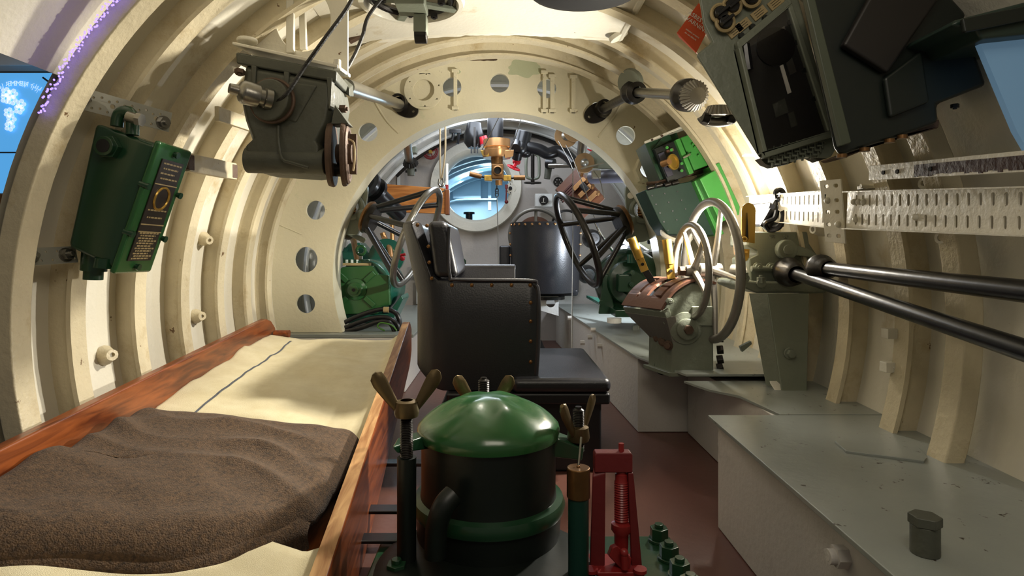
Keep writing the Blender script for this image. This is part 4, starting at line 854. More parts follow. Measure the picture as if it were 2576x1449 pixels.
# couplings and hubs
G().cyl(P(1842, 682, 1.50), P(1898, 684, 1.46), .019, n=24).make('wheel_bearing', STEEL, st, bev=.002)
ra, rb = P(1985, 684, 1.40), P(2640, 902, .66); d = (rb-ra).normalized(); 
G().lathe(ra-d*.02, d, [(0,0),(.030,0),(.034,.008),(.034,.028),(.028,.036),(.026,.058),(.019,.066)], 28).make('shaft_coupling', DSTEEL, st)
r2a, r2b = P(2062, 674, 1.27), P(2660, 742, .66); d2 = (r2b-r2a).normalized()
G().lathe(r2a-d2*.01, d2, [(0,0),(.024,0),(.029,.008),(.029,.020),(.023,.028),(.021,.050),(.016,.056)], 28).make('shaft_coupling', DSTEEL, st)
def handwheel(parent, c, Rr, rr, spokes, ph, hubr, hubl):
    ax = V((1, .06, 0)).normalized(); u, v, ax = basis(ax)
    wr_ = G().torus(c, ax, Rr, rr, 56, 12).make('rim', WHEELM, parent)
    for k in range(spokes):
        a = ph+2*PI*k/spokes; q = c+(u*math.cos(a)+v*math.sin(a))*(Rr-rr*.4)
        G().tube([c+ax*.008, lerp(c, q, .5)+ax*.006, q], .006, 8, 3, rr=lambda t: .0095-.004*t).make('spoke', WHEELM, parent)
    G().cyl(c-ax*hubl/2, c+ax*hubl/2, hubr, n=20).make('hub', WHEELM, parent, bev=.003)
big = P(1785, 680, 1.52); sml = P(1737, 681, 1.52)
w1 = thing('handwheel', 'large five-spoked aluminium handwheel, the bigger of the pair on the stand', 'handwheel', big); handwheel(w1, big, .174, .0108, 5, .1, .018, .06)
w2 = thing('handwheel', 'small five-spoked aluminium handwheel in front of the bigger one', 'handwheel', sml); handwheel(w2, sml, .117, .0085, 5, .5, .014, .03)
G().hexn(sml+V((-.014,0,0)), (-1,0,0), .013, .016).make('hub_nut', RUST, w2, bev=.001)
G().cyl(sml, big, .010, n=16).make('spindle', WHEELM, w2)
# brass pointers
bp = thing('brass_pointer_plate', 'tall rounded brass pointer plate standing on the grey gear housing', 'pointer', P(1885, 575, 1.39))
pts = [P(1866, 608, 1.385), P(1866, 530, 1.385)]+[P(1884-18*math.cos(PI*k/10), 530-20*math.sin(PI*k/10), 1.385) for k in range(1, 10)]+[P(1902, 530, 1.385), P(1899, 612, 1.385)]
G().prism(pts, (0, .004, 0)).make('pointer_plate', BRASS, bp, bev=.001)
G().prism([P(1880, 606, 1.380), P(1877, 600, 1.380), P(1880, 535, 1.380), P(1883, 600, 1.380)], (0, .003, 0)).make('needle', BLACK, bp)
G().torus(P(1873, 602, 1.380), (0,1,0), .005, .002, 16, 6).make('ring_tag', BRASS, bp)
bb = thing('brass_angle_indicator', 'folded brass indicator bracket beside the large handwheel', 'indicator', P(1860, 640, 1.45))
G().prism([P(1843, 586, 1.46), P(1852, 588, 1.46), P(1878, 652, 1.46), P(1872, 658, 1.46), P(1848, 640, 1.46)], (0, .004, 0)).make('front_blade', COPPER, bb, bev=.0006)
G().prism([P(1860, 625, 1.45), P(1886, 627, 1.45), P(1884, 652, 1.45), P(1872, 660, 1.45)], (0, .004, 0)).make('side_blade', BRASS, bb, bev=.0006)
for x, y in ((1866, 636), (1866, 648), (1878, 634)): G().cyl(P(x, y, 1.449), P(x, y, 1.445), .003, n=8).make('rivet', BRASS, bb)
# long black shafts to the near right
for nm, a, b, r, lab in (('control_shaft', ra+d*.04, rb, .0135, 'lower long black shaft slanting from the steering stand to the right edge'), ('control_shaft', r2a+d2*.035, r2b, .0140, 'upper long black shaft running almost level to the right edge')):
    o = G().cyl(a, b, r, n=24).make(nm, BLACK); tag(o, lab, 'shaft')
q = P(2115, 690, 1.6)
tf1 = thing('wall_footing', 'white angled foot plate under the steering stand', 'plate', P(1960, 975, 1.36)); g = G().prism([P(1937, 965, 1.37), P(1950, 985, 1.35), P(1982, 985, 1.35), P(1978, 965, 1.37)], (0,.004,.006)); g.make('foot_plate', CREAM, tf1, bev=.001)

# ------------------------------------------------------------------ lever quadrant box
lv = thing('lever_quadrant', 'grey-green cast lever quadrant with a slotted brown top behind the handwheels', 'lever box', W(.50, 1.56, -.30))
DL = 1.50
F0 = [(1690, 944), (1797, 944), (1796, 860), (1800, 790), (1790, 770), (1788, 730), (1770, 715), (1740, 712), (1700, 738), (1672, 775), (1672, 812), (1692, 850)]
fr = [P(x, y, DL) for x, y in F0]; ofs = P(1652, 905, 1.60)-P(1700, 930, DL)
ofs = V((-.035, .105, -.0))
bk_ = [p+ofs for p in fr]
n = len(fr); G().add(fr+bk_, [tuple(range(n)), tuple(range(n, 2*n))[::-1]]+[(i, (i+1) % n, n+(i+1) % n, n+i) for i in range(n)]).make('casting', GREY, lv, bev=.005, seg=3, smooth=50)
G().hexa([P(1684, 948, DL-.01), P(1800, 948, DL-.01), P(1800, 938, DL-.01), P(1684, 938, DL-.01)]+[p+ofs*1.1 for p in (P(1684, 948, DL-.01), P(1800, 948, DL-.01), P(1800, 938, DL-.01), P(1684, 938, DL-.01))]).make('base_flange', GREY, lv, bev=.001)
# arched top plate with slots: strip of points along arc at near edge, offset to far edge
arcn = [(1667, 785), (1682, 760), (1700, 738), (1722, 722), (1748, 712), (1775, 712), (1800, 720)]
near = crom([P(x, y, DL-.004)+V((0,-.002,.004)) for x, y in arcn], 5); m_ = len(near)
wv = V((-.072, .135, .0))
def tp_(i, s): return near[min(m_-1, max(0, i))]+wv*s
upn = lambda i: V((-(near[min(m_-1,i+1)]-near[max(0,i-1)]).z, 0, (near[min(m_-1,i+1)]-near[max(0,i-1)]).x)).normalized()
bands = [(0, .14, 0, 99), (.14, .20, 5, 26), (.20, .38, 0, 99), (.38, .52, 6, 24), (.52, .70, 0, 99), (.70, .76, 5, 26), (.76, 1, 0, 99)]
g = G()
for s0, s1, a, b in bands:
    for i in range(m_-1):
        isslot = (s0 in (.14, .38, .70)) and a <= i < b
        if isslot: continue
        u0, u1 = upn(i)*.006, upn(i+1)*.006
        g.hexa([tp_(i,s0), tp_(i+1,s0), tp_(i+1,s1), tp_(i,s1), tp_(i,s0)+u0, tp_(i+1,s0)+u1, tp_(i+1,s1)+u1, tp_(i,s1)+u0])
g.make('slotted_top', BROWNP, lv, smooth=30)['label'] = 'brown slotted arched top plate'
a = tp_(0, -.02)+V((0,0,-.004)); b = tp_(0, 1.02)+V((0,0,-.004)); c_ = P(1692, 862, DL); dd = c_+ofs*.95
G().hexa([a, b, b+V((.008,0,-.016)), a+V((.008,0,-.016)), a+V((.014,0,.010)), b+V((.014,0,.010)), b+V((.02,0,-.012)), a+V((.02,0,-.012))]).make('end_lip', GREY, lv, bev=.001)
G().hexa([a+V((.006,0,-.014)), b+V((.006,0,-.014)), dd, c_, a+V((.03,0,-.01)), b+V((.03,0,-.01)), dd+V((.02,0,0)), c_+V((.02,0,0))]).make('sloping_side', WHEELM, lv, bev=.001)
q = P(1724, 826, DL); G().lathe(q+V((0,.01,0)), (0,-1,0), [(.045, 0), (.040, .014), (.026, .018), (.026, .030), (.022, .033), (.0, .033)], 30).make('shaft_boss', GREY, lv)
G().hexn(q+V((0,-.022,0)), (0,-1,0), .012, .012).make('shaft_nut', RUST, lv, bev=.001)
G().box(P(1738, 770, DL), P(1792, 820, DL)+V((0,-.006,0))).make('side_pad', GREY, lv, bev=.005)
q = P(1683, 758, DL-.004); G().bolt(q, (0,-1,0), .010, .009).make('bolt', GREY, lv, bev=.001)
for i in range(4):
    q = P(1643+13*i, 840+9.5*i, 1.60-.03*i); G().cyl(q, q+V((-.003,-.004,0)), .0125, n=16).hexn(q+V((-.002,-.003,0)), (-.5,-1,0), .008, .009).make('stud_nut', RUST, lv, bev=.0006)
G().prism([P(1652, 905, 1.6), P(1692, 930, 1.53), P(1692, 862, 1.53), P(1650, 845, 1.6)], (.05, .03, 0)).make('arched_foot', GREY, lv, bev=.003)
G().lathe(P(1667, 922, 1.565), (-.75,-1,0), [(.022, 0), (.022, .004), (.0, .004)], 20).make('arch_hole', BLACKM, lv)
for i, y in enumerate((850, 880, 905, 925)): q = P(1803, y, 1.53); G().hexn(q, (1, -.3, .1*i), .012, .016).make('side_fitting', DSTEEL, lv, bev=.001)
for nm, p0, p1, p2, lab in (('brass_lever', P(1648, 722, 1.60), P(1618, 672, 1.60), P(1588, 598, 1.60), 'brass-handled lever leaning left on the quadrant'), ('brass_lever', P(1688, 716, 1.56), P(1687, 690, 1.56), P(1677, 602, 1.56), 'brass-handled lever standing upright on the quadrant')):
    t = thing(nm, lab, 'lever', p0); 
    G().bar(p0-(p1-p0)*.5, lerp(p0, p1, 1.15), .018, .007, (0,1,0)).make('iron_arm', DSTEEL, t, bev=.001)
    dv = (p2-p1).normalized(); G().bar(p1-dv*.012, lerp(p1, p2, .38), .021, .008, (0,1,0)).make('flat_grip', BRASS, t, bev=.001)
    sd = dv.cross(V((0,1,0))).normalized()
    G().tube([lerp(p1, p2, .30), lerp(p1, p2, .5), lerp(p1, p2, .7), p2], .0125, 12, 3).make('tube_grip', BRASS, t)
    for s in (.10, .26): q = lerp(p1, p2, s)+V((0,-.004,0)); G().cyl(q, q+V((0,-.004,0)), .0042, n=10).make('rivet', BRASS if s == .26 else DSTEEL, t)

# ------------------------------------------------------------------ black leather chair and pedestal
ch = thing('leather_chair', 'black leather tub chair with brass studs turned side-on in the middle', 'chair', W(0, 1.5, -.516))
DCH = 1.40
def Q(px, py, D=DCH): return P(px, py, D)
# plan path: from right front of near side, along, round the back, along far side
xr, xl, yn, yf = P(1352, 0, DCH).x, P(1040, 0, DCH).x, DCH, DCH+.36
path = []
rc = .085
rc = .070
for i in range(25): path.append((lerp(xr, xl+rc, i/24), yn, i/24*.9))
for i in range(1, 9): a = PI/2*i/8; path.append((xl+rc-rc*math.sin(a), yn+rc-rc*math.cos(a), .9+.1*i/8))
for i in range(1, 7): path.append((xl, lerp(yn+rc, yf-rc, i/6), 1))
for i in range(1, 9): a = PI/2*i/8; path.append((xl+rc-rc*math.cos(a), yf-rc+rc*math.sin(a), 1-.1*i/8))
for i in range(1, 9): path.append((lerp(xl+rc, xr-.045, i/8), yf, .9-i/8*.9))
th = .040
zarm, zback = -.062, .076
def inward(i):
    a, b = path[max(0, i-1)], path[min(len(path)-1, i+1)]; d = V((b[0]-a[0], b[1]-a[1], 0)).normalized(); return V((d.y, -d.x, 0))
cxm, cym = (xl+xr)/2, (yn+yf)/2
g = G(); prof = []; m = len(path); K = 12
xs_back = P(1132, 0, DCH).x
for i, (x, y, s) in enumerate(path):
    nrm2 = inward(i)
    if nrm2.dot(V((cxm-x, cym-y, 0))) < 0: nrm2 = -nrm2
    hb = max(0, min(1, (P(1088, 0, DCH).x-x)/.010)); hb = hb*hb*(3-2*hb); top = lerp(zarm+.027*(y-yn)/(yf-yn), zback, hb)
    lean = lerp(0, -.040, hb)
    fe = min(1, max(0, (xr-x)/.022)) if i < 25 else 1
    zb2 = -.325+(.05*max(0, (xl+.06-x)/.06) if True else 0)
    rr = .014; tt = top-(1-math.sqrt(max(0,1-(1-fe)**2)))*.02
    pr = [(0, zb2), (0, zb2*.5+tt*.5), (0, tt-rr), (rr*.3, tt-rr*.35), (rr, tt), (th-rr, tt), (th-rr*.3, tt-rr*.35), (th, tt-rr), (th, zb2)]
    for (o_, z) in pr: g.v.append(W(x, y, z)+nrm2*o_+V((lean*max(0, (z-zarm)/(zback-zarm)), 0, 0)))
kk = 9
g.f = [(i*kk+j, i*kk+(j+1) % kk, (i+1)*kk+(j+1) % kk, (i+1)*kk+j) for i in range(m-1) for j in range(kk)]+[tuple(range(kk)), tuple(range((m-1)*kk, m*kk))[::-1]]
g.make('upholstered_shell', LEATH, ch, bev=.003, smooth=70)
# padded inner back roll
g = G(); p0 = W(xs_back-.020, yn+.020, .078); 
g.grid(lambda u, v: W(lerp(xl+.018, xs_back+.012+.018*(1-v), .5-.5*math.cos(u*PI))+.010*math.sin(u*PI), yn+.004+.35*(0 if False else .5-.5*math.cos(min(1, max(0, (u-.0)))*0)), 0) , 2, 2) if False else None
pad = [(xl+.030, .0), (xs_back-.004, .0), (xs_back+.006, .012)]
g = G().hexa([W(P(1086,0,DCH).x-.012, yn-.001, .074), W(xs_back-.006, yn-.001, .074), W(xs_back+.022, yn-.001, -.060), W(P(1092,0,DCH).x, yn-.001, -.060), W(xl+.035, yf-.01, .074), W(xs_back-.006, yf-.01, .074), W(xs_back+.018, yf-.01, -.058), W(xl+.050, yf-.01, -.058)])
g.make('back_cushion', LEATH, ch, bev=.016, seg=4)
G().box(W(xl+.04, yn+.03, -.26), W(xr-.01, yf-.03, -.20)).make('seat_cushion', LEATH, ch, bev=.015, seg=3)
g = G().tube([W(xr-.010, yn+.004, -.075), W(xr+.001, yn+.004, -.092), W(xr+.002, yn+.004, -.2), W(xr-.006, yn+.004, -.322)], .006, 8, 4); g.make('front_piping', LEATH, ch)
g = G().tube([W(xs_back-.002, yn+.0, .060), W(xs_back-.004, yn-.001, .0), W(xs_back+.0, yn-.001, -.055), W(xs_back+.02, yn+.0, -.064), W(xr-.02, yn+.0, -.066), W(xr-.004, yn+.002, -.074)], .0045, 8, 5); g.make('top_piping', LEATH, ch)
def stud(q, nn=(0,-1,0)): G().lathe(q, nn, [(.0048, 0), (.0042, .0024), (.0022, .0036), (0, .0040)], 10).make('brass_stud', BRONZE, ch)
for x in (1137, 1187, 1237, 1287, 1334): stud(Q(x, 717))
for y in (761, 808, 858, 910, 960): stud(Q(1335, y))
for x, y in ((1022, 564), (1034, 565), (1050, 566), (1074, 568)): stud(P(x, y, DCH+.052*((1084-x)/62)**2-.004))
for y, x in ((620, 1078), (660, 1080), (700, 1086)): stud(P(x, y, DCH-.003))
# base under the chair and low cushioned box
pb = thing('cushioned_box', 'low black box seat with a padded leather lid right of the chair', 'seat', W(.15, 1.55, -.516))
G().box(W(-.145, 1.40, -.515), W(.232, 1.78, -.352)).make('box_body', mat('black_vinyl', '111114', .4), pb, bev=.006)
G().box(W(-.13, 1.375, -.352), W(.248, 1.80, -.325)).make('box_rim', mat('black_vinyl', '111114', .4), pb, bev=.006)
G().box(W(.02, 1.37, -.325), W(.250, 1.82, -.290)).make('padded_lid', LEATH, pb, bev=.015, seg=4)

# ------------------------------------------------------------------ green vessel with domed lid
vs_ = thing('domed_vessel', 'dark green cylindrical vessel with a glossy domed lid clamped by wing nuts', 'vessel', P(1228, 1400, 1.0))
cx, cy = P(1229, 0, 1.0).x, 1.0
c = W(cx, cy, 0)
G().lathe(c, (0,0,1), [(.0, -.480), (.118, -.480), (.121, -.43), (.122, -.415), (.114, -.408), (.112, -.39), (.112, -.302), (.1, -.295)], 64).make('body', GREENX, vs_)
G().lathe(c, (0,0,1), [(.113, -.425), (.1255, -.425), (.128, -.415), (.124, -.405), (.113, -.402)], 64).make('lower_flange', GREEND, vs_)
g = G(); pr = [(.110, -.306), (.1175, -.304), (.119, -.294), (.1175, -.287)]+[(.116*(1-k/14), -.284+.046*(1-(1-k/14)**2.3)) for k in range(1, 14)]+[(0, -.238)]
g.lathe(c, (0,0,1), pr, 72); 
def dent(p):
    dx, dy = p.x-c.x, p.y-c.y; r = math.hypot(dx, dy); a = math.atan2(dy, dx)
    if .02 < r < .11 and p.z > CZ-.29: p = p+V((0,0,.0022*math.cos(6*a)*math.sin((r-.02)/.09*PI)+.0015*noise.noise(p*30)))
    return p
g.xf(dent); g.make('domed_lid', GREEN, vs_, smooth=60)
def wing(parent, q, up, rot, tall, nutz, s=1.0, m=RUST):
    """q: point on top of stud line; up axis z"""
    nb = q+V((0,0,nutz))
    k = 26; pr = []
    for i in range(k): pr += [(.0092*s, tall*i/k), (.0105*s, tall*(i+.5)/k)]
    pr += [(.0092*s, tall), (.006*s, tall+.002), (.0055*s, tall+.005), (0, tall+.005)]
    G().lathe(q, (0,0,1), [(0, 0)]+pr, 16).make('threaded_stud', DSTEEL, parent)
    G().lathe(nb, (0,0,1), [(.010*s, 0), (.018*s, 0), (.020*s, .006), (.018*s, .024*s), (.010*s, .026*s)], 20).make('nut', m, parent)
    for sg in (1, -1):
        d = V((math.cos(rot)*sg, math.sin(rot)*sg, 0)); n2 = V((-d.y, d.x, 0)); pts = []
        g = G(); st = [(.012, .010, .0065), (.022, .024, .008), (.032, .040, .0105), (.042, .056, .0125), (.048, .066, .011), (.051, .071, .004)]; vsx = []
        for (h, z, w2) in st:
            cc = nb+d*h*s+V((0,0,z*s)); perp = (V((0,0,1))*math.cos(.9)-d*math.sin(.9))
            for e in range(8): t = 2*PI*e/8; vsx.append(cc+perp*w2*s*math.cos(t)+n2*.0040*s*math.sin(t))
        g.add(vsx, [(i*8+j, i*8+(j+1) % 8, (i+1)*8+(j+1) % 8, (i+1)*8+j) for i in range(5) for j in range(8)]+[tuple(range(8)), tuple(range(40, 48))]); g.make('wing', m, parent)
DKB = mat('dull_brass_iron', '6a5a3e', .4, metal=.7, var=.25, vscale=25, bump=.15)
k1 = thing('wing_nut_clamp', 'wing nut clamp at the left of the domed lid', 'clamp', P(1023, 1140, .93))
q = P(1023, 1150, .905); wing(k1, q, 0, math.radians(12), .066, .062, .95, DKB); 
G().cyl(q+V((0,0,-.22)), q, .0145, n=18).make('clamp_rod', GREENX, k1)
k2 = thing('wing_nut_clamp', 'wing nut clamp with a tall threaded stud behind the domed lid', 'clamp', P(1217, 1060, 1.12))
q = P(1217, 1075, 1.13); wing(k2, q, 0, .0, .090, .022, 1.05, DKB)
k3 = thing('wing_nut_clamp', 'wing nut clamp at the right of the domed lid', 'clamp', P(1457, 1130, 1.0))
q = P(1455, 1135, 1.00); wing(k3, q, 0, math.radians(50), .070, .018, .95, DKB)
for a_, b_, c_, e_ in ((P(985, 1125, .90), P(1075, 1095, .95), P(1085, 1130, .95), P(1000, 1142, .90)), (P(1378, 1095, .97), P(1470, 1128, .99), P(1465, 1160, .99), P(1385, 1150, .97))):
    G().hexa([a_, b_, c_, e_]+[p+V((0,.045,.0)) for p in (a_, b_, c_, e_)]).make('lid_lug', GREEND, vs_, bev=.003)
g = G().tube([P(1140, 1245, .87), P(1115, 1275, .86), P(1098, 1330, .86), P(1095, 1400, .86)], .016, 14, 5); g.make('side_pipe', GREENX, vs_)
bpn = thing('green_base_plate', 'green bolted base plate under the vessel', 'plate', W(.04, .85, -.50))
G().box(W(-.205, .50, -.515), W(.285, 1.02, -.484)).make('plate', GREEND, bpn, bev=.004)
G().lathe(W(cx, .90, -.484), (0,0,1), [(.17, 0), (.168, .012), (.15, .018), (0, .018)], 48).make('raised_ring', GREENX, bpn)
for x, y in ((.262, 1.0), (.262, .94), (.264, .89), (.266, .845), (-.158, .885), (-.165, .82)): G().cyl(W(x, y, -.484), W(x, y, -.479), .018, n=18).bolt(W(x, y, -.479), (0,0,1), .0155, .018).make('hex_bolt', GREEND, bpn, bev=.001)
vt = thing('capped_tube', 'dark teal vertical tube with a brass cap beside the vessel', 'tube', P(1455, 1400, .88))
q = P(1455, 1175, .865); G().cyl(q+V((0,0,-.18)), q+V((0,0,-.036)), .0150, n=24).make('tube', mat('dark_teal', '14382f', .3), vt)
G().cyl(q+V((0,0,-.044)), q+V((0,0,0)), .0170, n=28).make('cap', BRONZE, vt, bev=.002); G().ball(q, .003).make('cap_pip', BRONZE, vt)
G().cyl(q, P(1462, 1100, .90), .0018, n=6).make('thin_wire', STEEL, vt)
rd = thing('red_release_gear', 'dark red spring-loaded release gear in a bracket right of the vessel', 'bracket', P(1555, 1440, .92))
DR = .89
def rp(x, y, d=0): return P(x, y, DR+d)
G().prism([rp(1496, 1145), rp(1500, 1140), rp(1588, 1140), rp(1592, 1146), rp(1592, 1190), rp(1496, 1190)], (0, .02, 0)).make('top_yoke', REDD, rd, bev=.002)
G().hexa([rp(1490, 1200), rp(1524, 1190), rp(1522, 1449), rp(1484, 1449)]+[p+V((0,.012,0)) for p in (rp(1496, 1175), rp(1524, 1175), rp(1520, 1449), rp(1484, 1449))]).make('side_leg', REDD, rd, bev=.002)
G().hexa([rp(1580, 1190), rp(1594, 1190), rp(1618, 1449), rp(1590, 1449)]+[p+V((0,.012,0)) for p in (rp(1580, 1190), rp(1594, 1190), rp(1618, 1449), rp(1590, 1449))]).make('side_leg', REDD, rd, bev=.002)
c = rp(1563, 0, .01); zt = lambda y: (VY-y)*(DR+.01)/F+CZ
pr = [(0, zt(1115)), (.0042, zt(1115)), (.0042, zt(1140)), (.0085, zt(1145)), (.0075, zt(1158)), (.0075, zt(1190)), (.0092, zt(1192)), (.0092, zt(1208)), (.0105, zt(1212))]
for i in range(16): pr += [(.0095, zt(1214+i*6)), (.0108, zt(1217+i*6))]
pr += [(.0095, zt(1312)), (.0150, zt(1316)), (.0155, zt(1332)), (.0110, zt(1342)), (.0105, zt(1372)), (.009, zt(1400)), (0, zt(1400))]
G().lathe(V((c.x, c.y, 0)), (0,0,1), pr, 20).make('spring_plunger', RED, rd)
G().prism([rp(1540, 1378, -.01), rp(1552, 1372, -.01), rp(1590, 1405, -.01), rp(1585, 1432, -.01), rp(1565, 1434, -.01), rp(1532, 1400, -.01)], (0, .02, -.006)).make('pawl', RED, rd, bev=.002)
G().cyl(rp(1572, 1430, -.02), rp(1570, 1390, -.02), .0055, n=12).ball(rp(1570, 1390, -.02), .0065).make('pin', RED, rd)
g = G().prism([rp(1478, 1440, -.02), rp(1622, 1440, -.02), rp(1622, 1475, -.02), rp(1478, 1475, -.02)], (0, .06, -.002)); g.make('foot', RED, rd, bev=.002)
for x in (1487, 1610): G().cyl(rp(x, 1438, -.02), rp(x, 1430, -.02), .010, n=14).make('foot_bolt', RED, rd)
# framing seen between the bunk and the vessel
for y, D_, lab in ((1170, 1.32, 'upper thin black ledge on the floor between bunk and vessel'), (1290, 1.05, 'middle thin black ledge on the floor between bunk and vessel'), (1365, .97, 'lower thin black ledge on the floor between bunk and vessel')):
    o = G().box(P(900, y+5, D_), P(1060, y-4, D_)+V((0,.03,0))).make('black_ledge', BLACK, bev=.002); tag(o, lab, 'ledge')
# ------------------------------------------------------------------ control room beyond the bulkhead
# periscope
pe = thing('periscope', 'black periscope tube with a brass head and two side handles beyond the bulkhead', 'periscope', P(1248, 340, 2.85))
DP = 2.85
sc = DP/F
def pp(x, y, d=0): return P(x, y, DP+d)
G().cyl(pp(1246, 250), pp(1246, 358), 20*sc, n=28).make('tube', BLACK, pe)
z = lambda y: (VY-y)*sc+CZ
c = pp(1250, 0)
G().lathe(V((c.x, c.y, 0)), (0,0,1), [(0, z(398)), (34*sc, z(398)), (36*sc, z(393)), (38*sc, z(380)), (30*sc, z(378)), (31*sc, z(373)), (34*sc, z(371)), (34*sc, z(352)), (28*sc, z(351)), (0, z(351))], 36).make('brass_collar', COPPER, pe)
G().hexa([pp(1208, 378, -.02), pp(1232, 378, -.06), pp(1228, 395, -.06), pp(1214, 392, -.02), pp(1208, 378, .03), pp(1232, 378, .03), pp(1228, 395, .03), pp(1214, 392, .03)]).make('side_lug', BRASS, pe, bev=.002)
G().hexa([pp(1268, 378, -.06), pp(1293, 377, -.05), pp(1291, 393, -.05), pp(1270, 398, -.06), pp(1268, 378, 0), pp(1293, 377, 0), pp(1291, 393, 0), pp(1270, 398, 0)]).make('side_lug', COPPER, pe, bev=.002)
G().lathe(V((c.x, c.y, 0)), (0,0,1), [(0, z(420)), (14*sc, z(420)), (15*sc, z(398)), (0, z(398))], 24).make('neck', BRONZE, pe)
G().box(pp(1236, 450, -.045), pp(1267, 416, .02)).make('eyepiece_block', BRONZE, pe, bev=.006)
G().lathe(pp(1252, 430, -.043), (0,-1,0), [(12*sc, 0), (12*sc, .022), (9*sc, .024), (9*sc, .004)], 24).make('eyepiece', BRONZE, pe)
G().cyl(pp(1252, 430, -.046), pp(1252, 430, -.050), 8.6*sc, n=20).make('eye_lens', BLACKM, pe)
for s in (-1, 1): G().hexa([pp(1252+s*14, 440, -.02), pp(1252+s*34, 440, -.02), pp(1252+s*34, 454, -.02), pp(1252+s*14, 455, -.02)]+[p+V((0,.03,0)) for p in (pp(1252+s*14, 440, -.02), pp(1252+s*34, 440, -.02), pp(1252+s*34, 454, -.02), pp(1252+s*14, 455, -.02))]).make('wing_plate', BRASS, pe, bev=.003)
for s in (-1, 1): G().cyl(pp(1252+s*26, 447, -.021), pp(1252+s*26, 447, -.025), .006, n=10).make('screw', BRASS, pe)
G().cyl(pp(1255, 454), pp(1255, 466), 9*sc, n=18).make('lower_cap', COPPER, pe)
G().cyl(pp(1222, 446), pp(1208, 443), 3*sc, n=10).make('handle_stem', BLACK, pe); G().cyl(pp(1211, 444, -.01), pp(1181, 437, -.02), 6.5*sc, n=16).make('handle', BRONZE, pe, bev=.001)
G().cyl(pp(1284, 448), pp(1296, 447), 3*sc, n=10).make('handle_stem', BLACK, pe); G().cyl(pp(1292, 447, -.01), pp(1321, 447, -.01), 6.5*sc, n=16).make('handle', BRONZE, pe, bev=.001)
hc = thing('hanging_chain', 'short shackle and wire hanging straight down below the periscope', 'chain', pp(1250, 480))
G().tube([pp(1250, 466), pp(1250, 478)], .003, 6).make('pin', DSTEEL, hc)
for i, y in enumerate((480, 489)): G().tube([pp(1250+4*math.cos(a), y+7*math.sin(a), 0 if i else 0) for a in [PI*2*k/12 for k in range(12)]], .0022, 6, closed=True).make('chain_link', DSTEEL, hc)
G().tube([pp(1250, 496), pp(1252, 560), pp(1254, 668, -.1)], .0024, 6, 4).make('wire', WIRE, hc)
for pts, lab in (([P(1258, 288, 2.6), P(1230, 345, 2.72), P(1213, 376, 2.8)], 'thin rod running down to the left lug of the periscope'), ([P(1316, 283, 2.6), P(1295, 350, 2.72), P(1283, 378, 2.8)], 'thin rod running down to the right lug of the periscope'), ([P(1441, 425, 2.5), P(1441, 600, 2.45), P(1438, 878, 2.0)], 'long steel wire falling in front of the right hydroplane wheel')):
    o = G().tube(pts, .0022, 6, 3).make('steel_wire', WIRE); tag(o, lab, 'wire')
# hydroplane wheels
def conewheel(name, label, c, nrm, majr, hub, seed, tilt):
    nrm = V(nrm)
    t = thing(name, label, 'handwheel', c); nrm = nrm.normalized(); u, v, nrm = basis(nrm)
    G().torus(c, nrm, majr, .0125, 64, 12).make('rim', DSTEEL if seed else STEEL, t)
    for k in range(6):
        a = tilt+2*PI*k/6; q = c+(u*math.cos(a)+v*math.sin(a))*majr; h = hub+(u*math.cos(a)+v*math.sin(a))*.048; G().cyl(h, q, .0105, n=12).make('spoke', BLACK if not seed else DSTEEL, t)
    G().lathe(hub-nrm*0, hub-c, [(.0, -.012), (.058, -.012), (.062, 0), (.060, .012), (0, .012)], 32).make('hub_plate', DSTEEL, t)
    G().lathe(hub+(hub-c).normalized()*.012, hub-c, [(.060, 0), (.066, .004), (.062, .014), (.0, .014)], 32).make('hub_ring', BRONZE, t)
    return t
nR, nL = V((.87, .10, .36)).normalized(), V((-.87, .10, .36)).normalized()
cR = P(1452, 604, 2.30); hR = cR+nR*.185
rW = conewheel('hydroplane_wheel', 'large dark steel wheel with sloping spokes right of the leather seats', cR, nR, .188, hR, 1, .4)
cL = P(1050, 598, 2.30); hL = cL+nL*.195
lW = conewheel('hydroplane_wheel', 'large steel wheel with black sloping spokes left of the leather chair', cL, nL, .198, hL, 0, .2)
def mount(label, pts, D, side, gx, gy, m=GREY):
    t = thing('wheel_mount', label, 'mount', P(pts[0][0], pts[0][1], D))
    c = [V((P(x, y, D).x, P(x, y, D).z, 0)) for x, y in pts]; cc = crom(c, 3, True)
    hole = P(gx, gy, D); G().plate([[(q.x, q.y) for q in cc], circ(hole.x, hole.z, .034, 24)], V((0, D, 0)), (1,0,0), (0,0,1), .02).make('plate', m, t, bev=.002)
    hx_ = P(pts[0][0]+side*14, pts[0][1]+18, D-.011); G().cyl(hx_, hx_+V((0,-.003,0)), .013, n=16).make('bolt_hole', PAPER if side > 0 else BLACKM, t)
    q = P(gx, gy, D+.012); bevel_gear(q, V((side*.6, -.6, -.1)), .040, .030, .024, 20, 'worm_gear', t, BRONZE)
    G().torus(P(gx, gy, D-.01), (0,1,0), .046, .012, 30, 8).make('cast_rim', m, t)
    return t
mR = mount('grey-green cast mount carrying the right hydroplane wheel', [(1572, 474), (1590, 470), (1622, 500), (1650, 560), (1660, 590), (1600, 612), (1572, 600), (1575, 540)], 2.375, 1, 1618, 528, GREY)
mL = mount('grey-green cast mount carrying the left hydroplane wheel', [(898, 462), (912, 456), (926, 472), (920, 520), (905, 560), (900, 590), (856, 586), (852, 556), (868, 505)], 2.375, -1, 882, 520, GREY)
G().cyl(hR+(hR-cR).normalized()*.02, P(1612, 560, 2.5), .030, n=20).make('shaft', GREY, mR); G().cyl(hL+(hL-cL).normalized()*.02, P(888, 540, 2.5), .030, n=20).make('shaft', GREY, mL)
